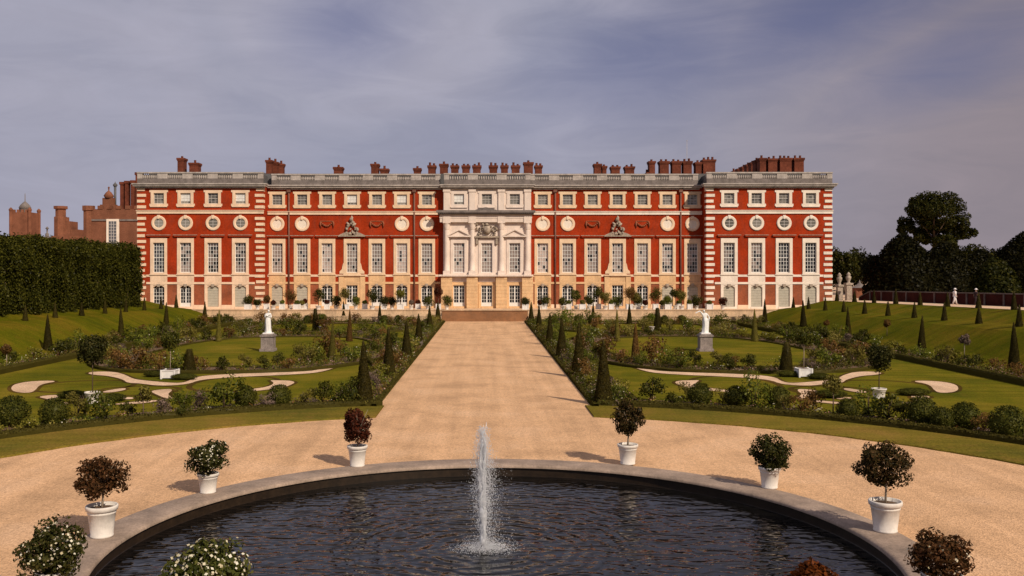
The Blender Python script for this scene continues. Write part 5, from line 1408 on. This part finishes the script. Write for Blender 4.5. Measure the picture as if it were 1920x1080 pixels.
for px_ in (63, 82):
    x, z = XZ(px_, 446, 250); mb = MB(); mb.lathe([(0.5, h + 0.35), (0.5, h + 1.2), (0.2, h + 1.4), (0.2, h + 2.4), (0.5, h + 2.6), (0.001, h + 3.2)], 7, (x - o.location.x, 2, 0)); obj('finial', mb.mesh('finial', M['stone_grey']), o)

# ------------------------------------------------------------------ tall hornbeam hedge on the left
def big_hedge():
    rng = np.random.default_rng(900); mb = MB()
    xo, xi, y0, y1, zt = -53.0, -44.2, 62.0, 119.5, 10.0
    def bump(y, z): return 0.35 * np.sin(y * 0.9 + z * 0.35) + 0.28 * np.sin(y * 2.1 + 1.3 * np.cos(z * 0.7)) + 0.2 * np.sin(z * 1.7 + y * 0.3)
    def top(y): return zt + 0.25 * np.sin(y * 0.55) + 0.18 * np.sin(y * 1.7) + (110 - y) * 0.002
    n = 85000
    y = rng.uniform(y0, y1, n); u = rng.uniform(0, 1, n)
    zb = np.array([topz(44, q) for q in np.linspace(y0, y1, 60)]); zb = np.interp(y, np.linspace(y0, y1, 60), zb)
    z = zb + (top(y) - zb) * u
    x = xi + bump(y, z) * 0.8 - 0.9 * np.clip((u - 0.85) / 0.15, 0, 1) ** 2
    hol = rng.uniform(0, 1, n) > 0.12 * (u < 0.1)       # thin, open foot
    P = np.stack([x, y, z], 1) + rng.normal(0, 0.16, (n, 3)); Nn = np.tile(np.array([0.9, 0, 0.35]), (n, 1))
    leaf_add(mb, P[hol], Nn[hol], 0.24, 0.14, rng, 0, 0.7)
    n = 20000
    x = rng.uniform(xo, xi - 0.2, n); y = rng.uniform(y0, y1, n); P = np.stack([x, y, top(y) + rng.normal(0, 0.15, n)], 1)
    leaf_add(mb, P, np.tile(np.array([0.1, 0, 1.0]), (n, 1)), 0.25, 0.15, rng, 0, 0.7)
    for ye, sg in ((y1, 1), (y0, -1)):
        n = 7000; x = rng.uniform(xo, xi, n); u = rng.uniform(0, 1, n); z = 2.4 + (zt - 2.4) * u
        yy = ye + sg * (1.0 * np.sin(np.pi * np.clip(u, 0, 1)) + 0.3 * np.sin(x * 1.9))
        leaf_add(mb, np.stack([x, yy, z], 1) + rng.normal(0, 0.15, (n, 3)), np.tile(np.array([0.2, sg, 0.3]), (n, 1)), 0.34, 0.19, rng, 0, 0.75)
    mb.box(xo, xi - 0.7, y0, y1, 1.2, zt - 0.35)
    t = thing('tall_hedge', 'tall dark green hornbeam hedge along the left raised terrace', 'hedge')
    obj('foliage', mb.mesh('foliage', M['hedge']), t)
    for k in range(20):
        mb = MB(); yy = y0 + 1.5 + k * 2.95; mb.tube([(xi - 0.5, yy, topz(44, yy) - 0.1), (xi - 0.5 + rng.uniform(-.1, .1), yy + rng.uniform(-.1, .1), 4.5), (xi - 0.6, yy, 7.5)], [0.11, 0.09, 0.05], 6)
        obj('stem', mb.mesh('stem', M['bark']), t)
big_hedge()

# ------------------------------------------------------------------ right side: brick wall, gate piers, trees
def seg_wall():
    t = thing('terrace_wall', 'low dark red brick wall with pale piers along the raised walk', 'wall', (52.6, 95, topz(52.6, 95)))
    def L(me): me.transform(Matrix.Translation((-52.6, -95, -topz(52.6, 95)))); return me
    mb = MB(); cp = MB(); ys = list(np.arange(58, 131.1, 3.65))
    for a, b in zip(ys, ys[1:]):
        za, zb = topz(52.6, a), topz(52.6, b)
        for m_, x0, x1, h0, h1 in ((mb, 52.6, 52.95, -0.2, 1.22), (cp, 52.52, 53.03, 1.222, 1.34)):
            V = [(x0, a, za + h0), (x1, a, za + h0), (x1, b, zb + h0), (x0, b, zb + h0), (x0, a, za + h1), (x1, a, za + h1), (x1, b, zb + h1), (x0, b, zb + h1)]
            m_.add(V, [(0, 3, 2, 1), (4, 5, 6, 7), (0, 1, 5, 4), (1, 2, 6, 5), (2, 3, 7, 6), (3, 0, 4, 7)])
    obj('brickwork', L(mb.mesh('brickwork', M['wall_brick'])), t); obj('coping', L(cp.mesh('coping', M['wall_pier'])), t)
    for y in ys[::1]:
        z = topz(52.6, y); q = MB(); q.box(52.5, 53.05, y - 0.12, y + 0.12, z - 0.1, z + 1.21); obj('pier', L(q.mesh('pier', M['wall_pier'])), t)
seg_wall()
def gate_pier(label, px, pyt, pyb, Y):
    x, zt = XZ(px, pyt, Y); _, zb = XZ(px, pyb, Y)
    zg = topz(abs(x), min(Y, 134)); h = zt - zg
    t = thing('gate_pier', label, 'gate pier', (x, Y, zg), group='gate piers by the palace corner')
    mb = MB(); mb.box(-0.45, 0.45, -0.45, 0.45, 0, 0.3); mb.box(-0.36, 0.36, -0.36, 0.36, 0.3, h * 0.58); mb.box(-0.48, 0.48, -0.48, 0.48, h * 0.58, h * 0.64)
    obj('shaft', mb.mesh('shaft', M['stone_relief']), t)
    mb = MB(); mb.lathe([(0.25, h * 0.64), (0.16, h * 0.69), (0.34, h * 0.78), (0.37, h * 0.84), (0.2, h * 0.88), (0.3, h * 0.91), (0.15, h * 0.97), (0.001, h)], 14)
    obj('urn', mb.mesh('urn', M['stone_relief']), t)
gate_pier('mossy pale stone pier with urn next to the palace corner', 1574, 511, 562, 131)
gate_pier('whiter stone pier with urn where the brick wall begins', 1591, 510, 562, 129)
x, z = XZ(1621, 528, 190)
mb = MB(); mb.box(-1.1, 1.1, 1.4, 3.6, 0, z - ZB - 1.3); t = thing('pavilion', 'small distant pavilion with a pale pointed roof beyond the wall', 'pavilion', (x, 190, ZB)); obj('wall', mb.mesh('wall', M['brick_old']), t)
mb = MB(); mb.lathe([(1.9, z - ZB - 1.3), (0.9, z - ZB - 0.9), (0.25, z - ZB - 0.3), (0.001, z - ZB + 0.4)], 8, (0, 2.5, 0)); obj('roof', mb.mesh('roof', M['stone_grey']), t)

def tree(name, label, loc, h, w, z0, mat, seed, nb=60, nl=120, L=0.55, sq=1.0, group=None, trunk=0.5, blob=0.3):
    rng = np.random.default_rng(seed); t = thing(name, label, 'tree', loc, group=group)
    cz = (z0 + h) / 2; rz = (h - z0) / 2
    mb = MB(); mb.tube([(0, 0, -0.4), (0.15, 0.1, z0 * 0.6), (0, 0, z0 + rz * 0.5), (0.2, 0, z0 + rz * 1.3)], [trunk, trunk * 0.8, trunk * 0.6, trunk * 0.2], 9)
    for k in range(10):
        a = k * 2.4; e = (math.cos(a) * w * 0.32, math.sin(a) * w * 0.32, cz + rz * rng.uniform(-0.4, 0.7)); s_ = (0, 0, z0 + rz * rng.uniform(-0.1, 0.5))
        mb.tube([s_, ((s_[0] + e[0]) * 0.5, (s_[1] + e[1]) * 0.5, (s_[2] + e[2]) * 0.5 + 0.4), e], [trunk * 0.35, trunk * 0.22, 0.05], 6)
    obj('trunk', mb.mesh('trunk', M['bark']), t)
    mb = MB(); crown(mb, (0, 0, cz), w / 2, w / 2, rz, nb, nl, L, L * 0.6, rng, 0, blob, spread=0.85)
    obj('crown', mb.mesh('crown', M[mat]), t)
    return t
def dome_yew(name, label, px, pyt, wpx, Y, seed, group, mat='darktree', pw=1.0):
    rng = np.random.default_rng(seed); x, zt = XZ(px, pyt, Y); zg = topz(60, min(Y, 126)) if Y < 134 else ZB
    h = zt - zg; r = wpx * Y / FX / 2
    t = thing(name, label, 'tree', (x, Y, zg), group=group)
    def fn(n):
        u = rng.uniform(0, 1, n) ** 1.1; a = rng.uniform(0, 2 * math.pi, n)
        rr = r * np.clip(1 - (u ** 1.9), 0, 1) ** 0.75 * (1 + 0.05 * np.sin(a * 4 + u * 7)) * (0.9 + 0.1 * np.clip(u / 0.12, 0, 1))
        P = np.stack([rr * np.cos(a), rr * np.sin(a), 0.5 + u * (h - 0.5)], 1); Nn = np.stack([np.cos(a), np.sin(a), 0.3 + u], 1)
        return P, Nn / np.linalg.norm(Nn, axis=1, keepdims=True)
    mb = MB(); shell(mb, fn, 9000, 0.55, 0.3, rng, 0, 0.35, 0.6)
    us = [0, 0.2, 0.4, 0.6, 0.75, 0.88, 0.97]
    mb.lathe([(r * 0.9 * max(0, 1 - u ** 1.9) ** 0.75 + 0.01, 0.4 + u * (h - 0.9)) for u in us] + [(0.001, h - 0.4)], 16)
    obj('crown', mb.mesh('crown', M[mat]), t)
    mb = MB(); mb.tube([(0, 0, -0.2), (0, 0, 1.2)], [0.4, 0.35], 8); obj('trunk', mb.mesh('trunk', M['bark']), t)
x, zt = XZ(1752, 352, 205)
bt = tree('big_tree', 'tall spreading dark green tree standing above the yews', (x, 205, ZB), zt - ZB, 12.6, 12.0, 'treeleaf', 1001, 10, 60, 0.5, trunk=0.7, blob=0.25)
mb = MB(); rng = np.random.default_rng(1002)
for cx, cz, rx, rz, nb in ((0.4, 18.6, 6.2, 5.0, 80), (-4.0, 19.6, 3.0, 2.8, 26), (-6.0, 15.2, 2.3, 2.2, 22), (4.4, 15.6, 3.6, 3.4, 34), (6.9, 14.0, 2.0, 1.7, 14), (-1.6, 13.2, 3.6, 2.6, 30), (1.8, 11.2, 3.4, 2.4, 24)):
    crown(mb, (cx, rng.uniform(-1.5, 1.5), cz), rx, rx * 0.9, rz, nb, 130, 0.5, 0.3, rng, 0, 0.3, spread=0.85)
bc = [o for o in bt.children if o.name.startswith('crown')][0]; bc.data = mb.mesh('crown', M['treeleaf'])
dome_yew('clipped_yew', 'huge dark domed yew, left of the row beyond the brick wall', 1693, 440, 138, 150, 1010, 'giant clipped yews')
dome_yew('clipped_yew', 'second huge dark yew under the tall spreading tree', 1772, 455, 130, 162, 1011, 'giant clipped yews')
dome_yew('clipped_yew', 'smaller sharply conical dark yew at the wall', 1866, 486, 80, 128, 1012, 'giant clipped yews', 'treeleaf')
dome_yew('clipped_yew', 'large dark yew mass at the picture edge behind the cone', 1925, 436, 150, 155, 1013, 'giant clipped yews')
dome_yew('clipped_yew', 'dark yew filling the gap behind the conical one', 1838, 470, 110, 170, 1014, 'giant clipped yews')
for k, (px, pyt, wpx, Y, mat, lab) in enumerate([(1582, 462, 60, 230, 'treeleaf', 'distant dark tree just right of the palace corner'), (1614, 468, 55, 235, 'darktree', 'distant low tree behind the pale pavilion roof'), (1645, 478, 50, 220, 'darktree', 'low dark tree between pavilion and domed yew'), (1828, 455, 62, 230, 'treeleaf', 'lighter green treetop right of the tall tree'), (1868, 466, 60, 240, 'darktree', 'dark treetop behind the conical yew'), (1908, 452, 70, 240, 'darktree', 'dark treetop at the picture edge')]):
    x, zt = XZ(px, pyt, Y); tree('distant_tree', lab, (x, Y, ZB), zt - ZB, wpx * Y / FX * 1.15, 2.5, mat, 1030 + k, 46, 100, 0.7, group='distant trees beyond the wall', blob=0.4)
rt_ = random.Random(31)
mb = MB(); rng = np.random.default_rng(33)
for k in range(26):
    px = 1560 + k * 17; Y = 262 + rt_.uniform(-6, 10); x = (px - HX) * Y / FX
    crown(mb, (x, Y, 7), 6, 5, 5.2 + rt_.uniform(-0.6, 1.0), 16, 70, 0.9, 0.6, rng, 0, 0.45)
tag(obj('treeline', mb.mesh('treeline', M['darktree'])), 'far dark line of woodland behind the yews', 'woodland', kind='stuff')

# ------------------------------------------------------------------ light, sky, camera
SUN_EL, SH = 38.0, (-0.62, 0.78)       # shadows fall to the left and away
h = math.hypot(*SH)
d = Vector((SH[0] / h * math.cos(R(SUN_EL)), SH[1] / h * math.cos(R(SUN_EL)), -math.sin(R(SUN_EL))))
sun = bpy.data.lights.new('sun', 'SUN'); sun.energy = 4.4; sun.angle = R(0.6); sun.color = (1.0, 0.87, 0.70)
so = bpy.data.objects.new('sun', sun); COL.objects.link(so); so.rotation_euler = d.to_track_quat('-Z', 'Y').to_euler(); so.location = (60, -60, 80)

w = bpy.data.worlds.new('World'); S.world = w; w.use_nodes = True
nt = w.node_tree; nt.nodes.clear(); lk = nt.links
sky = N(nt, 'ShaderNodeTexSky', sky_type='NISHITA', sun_disc=False); sky.sun_elevation = R(SUN_EL); sky.sun_rotation = math.atan2(-SH[0], -SH[1])
sky.altitude = 0; sky.air_density = 1.0; sky.dust_density = 1.2; sky.ozone_density = 2.0
tc = N(nt, 'ShaderNodeTexCoord')
def blob(px, py, rx, rz, soft=1.0):
    """soft patch of clear sky around one direction"""
    v = Vector(((px - HX) / FX, 1, (HY - py) / FX)).normalized()
    mp = N(nt, 'ShaderNodeMapping', vector_type='TEXTURE'); mp.inputs['Location'].default_value = v; mp.inputs['Scale'].default_value = (rx, max(rx, 0.3), rz)
    mp.inputs['Rotation'].default_value = (0, R(-18), 0)
    lk.new(tc.outputs['Generated'], mp.inputs[0])
    ln = N(nt, 'ShaderNodeVectorMath', operation='LENGTH'); lk.new(mp.outputs[0], ln.inputs[0])
    mr = N(nt, 'ShaderNodeMapRange', interpolation_type='SMOOTHSTEP'); mr.inputs[1].default_value = 0.0; mr.inputs[2].default_value = 1.0; mr.inputs[3].default_value = soft; mr.inputs[4].default_value = 0.0
    lk.new(ln.outputs['Value'], mr.inputs[0]); return mr.outputs[0]
acc = None
for a in ((650, 45, 0.13, 0.09, 0.62), (1260, 90, 0.26, 0.12, 0.7), (1530, 30, 0.26, 0.10, 0.8), (1770, 125, 0.16, 0.07, 0.7), (1050, 190, 0.2, 0.08, 0.25)):
    o_ = blob(*a)
    if acc is None: acc = o_
    else:
        m_ = N(nt, 'ShaderNodeMath', operation='MAXIMUM'); lk.new(acc, m_.inputs[0]); lk.new(o_, m_.inputs[1]); acc = m_.outputs[0]
mp = N(nt, 'ShaderNodeMapping'); mp.inputs['Scale'].default_value = (2.0, 2.0, 3.6); mp.inputs['Rotation'].default_value = (0, R(22), 0)
lk.new(tc.outputs['Generated'], mp.inputs[0])
nz = N(nt, 'ShaderNodeTexNoise', i_Scale=1.5, i_Detail=8.0, i_Roughness=0.52, i_Distortion=0.5); lk.new(mp.outputs[0], nz.inputs['Vector'])
mp3 = N(nt, 'ShaderNodeMapping'); mp3.inputs['Scale'].default_value = (2.0, 2.0, 8.0); mp3.inputs['Rotation'].default_value = (0, R(-12), R(20))
lk.new(tc.outputs['Generated'], mp3.inputs[0])
nz2 = N(nt, 'ShaderNodeTexNoise', i_Scale=3.4, i_Detail=10.0, i_Roughness=0.6, i_Distortion=1.2); lk.new(mp3.outputs[0], nz2.inputs['Vector'])
cl = ramp(nt, nz.outputs[0], [(0.32, 0.86), (0.6, 1.0)])
cl2 = ramp(nt, nz2.outputs[0], [(0.42, 0.0), (0.72, 1.0)])
sub = N(nt, 'ShaderNodeMath', operation='SUBTRACT'); lk.new(cl, sub.inputs[0]); lk.new(acc, sub.inputs[1])
ad = N(nt, 'ShaderNodeMath', operation='MULTIPLY_ADD', use_clamp=True); ad.inputs[1].default_value = 0.15; lk.new(cl2, ad.inputs[0]); lk.new(sub.outputs[0], ad.inputs[2])
skyc = mix_rgb(nt, 1.0, sky.outputs[0], (0.78, 0.58, 0.72), 'MULTIPLY')
ccol = mix_rgb(nt, ramp(nt, nz.outputs[0], [(0.35, 0.0), (0.65, 1.0)]), (3.95, 4.05, 5.2), (4.9, 4.8, 5.9))
sx = N(nt, 'ShaderNodeSeparateXYZ'); lk.new(tc.outputs['Generated'], sx.inputs[0])
gx_ = N(nt, 'ShaderNodeMapRange', interpolation_type='SMOOTHSTEP'); gx_.inputs[1].default_value = 0.05; gx_.inputs[2].default_value = 0.52; gx_.inputs[3].default_value = 0.0; gx_.inputs[4].default_value = 0.85
lk.new(sx.outputs[0], gx_.inputs[0])
ccol = mix_rgb(nt, 1.0, ccol, ramp(nt, nz2.outputs[0], [(0.3, 0.95), (0.7, 1.05)]), 'MULTIPLY')
ccol = mix_rgb(nt, gx_.outputs[0], ccol, mix_rgb(nt, nz2.outputs[0], (2.7, 2.35, 2.65), (3.9, 3.1, 3.3)))
cm = mix_rgb(nt, ad.outputs[0], skyc, ccol)
bg = N(nt, 'ShaderNodeBackground', i_Strength=0.08); lk.new(cm, bg.inputs[0])
wo = N(nt, 'ShaderNodeOutputWorld'); lk.new(bg.outputs[0], wo.inputs[0])

cam = bpy.data.cameras.new('camera'); co = bpy.data.objects.new('camera', cam); COL.objects.link(co)
co.location = (0, 0, CH); co.rotation_euler = (R(90), 0, 0)
cam.sensor_width = 36; cam.lens = 36 * FX / 1920
cam.shift_x = (960 - HX) / 1920; cam.shift_y = -(540 - HY) / 1920
cam.clip_start = 0.1; cam.clip_end = 6000
S.camera = co
S.view_settings.view_transform = 'Standard'; S.view_settings.look = 'None'; S.view_settings.exposure = 0.0; S.view_settings.gamma = 1.0
S.render.engine = 'CYCLES'
S.cycles.use_denoising = True
try: S.cycles.denoiser = 'OPENIMAGEDENOISE'
except Exception: pass
S.cycles.max_bounces = 6; S.cycles.transparent_max_bounces = 24; S.cycles.diffuse_bounces = 3; S.cycles.glossy_bounces = 3
S.cycles.use_adaptive_sampling = True; S.cycles.adaptive_threshold = 0.015
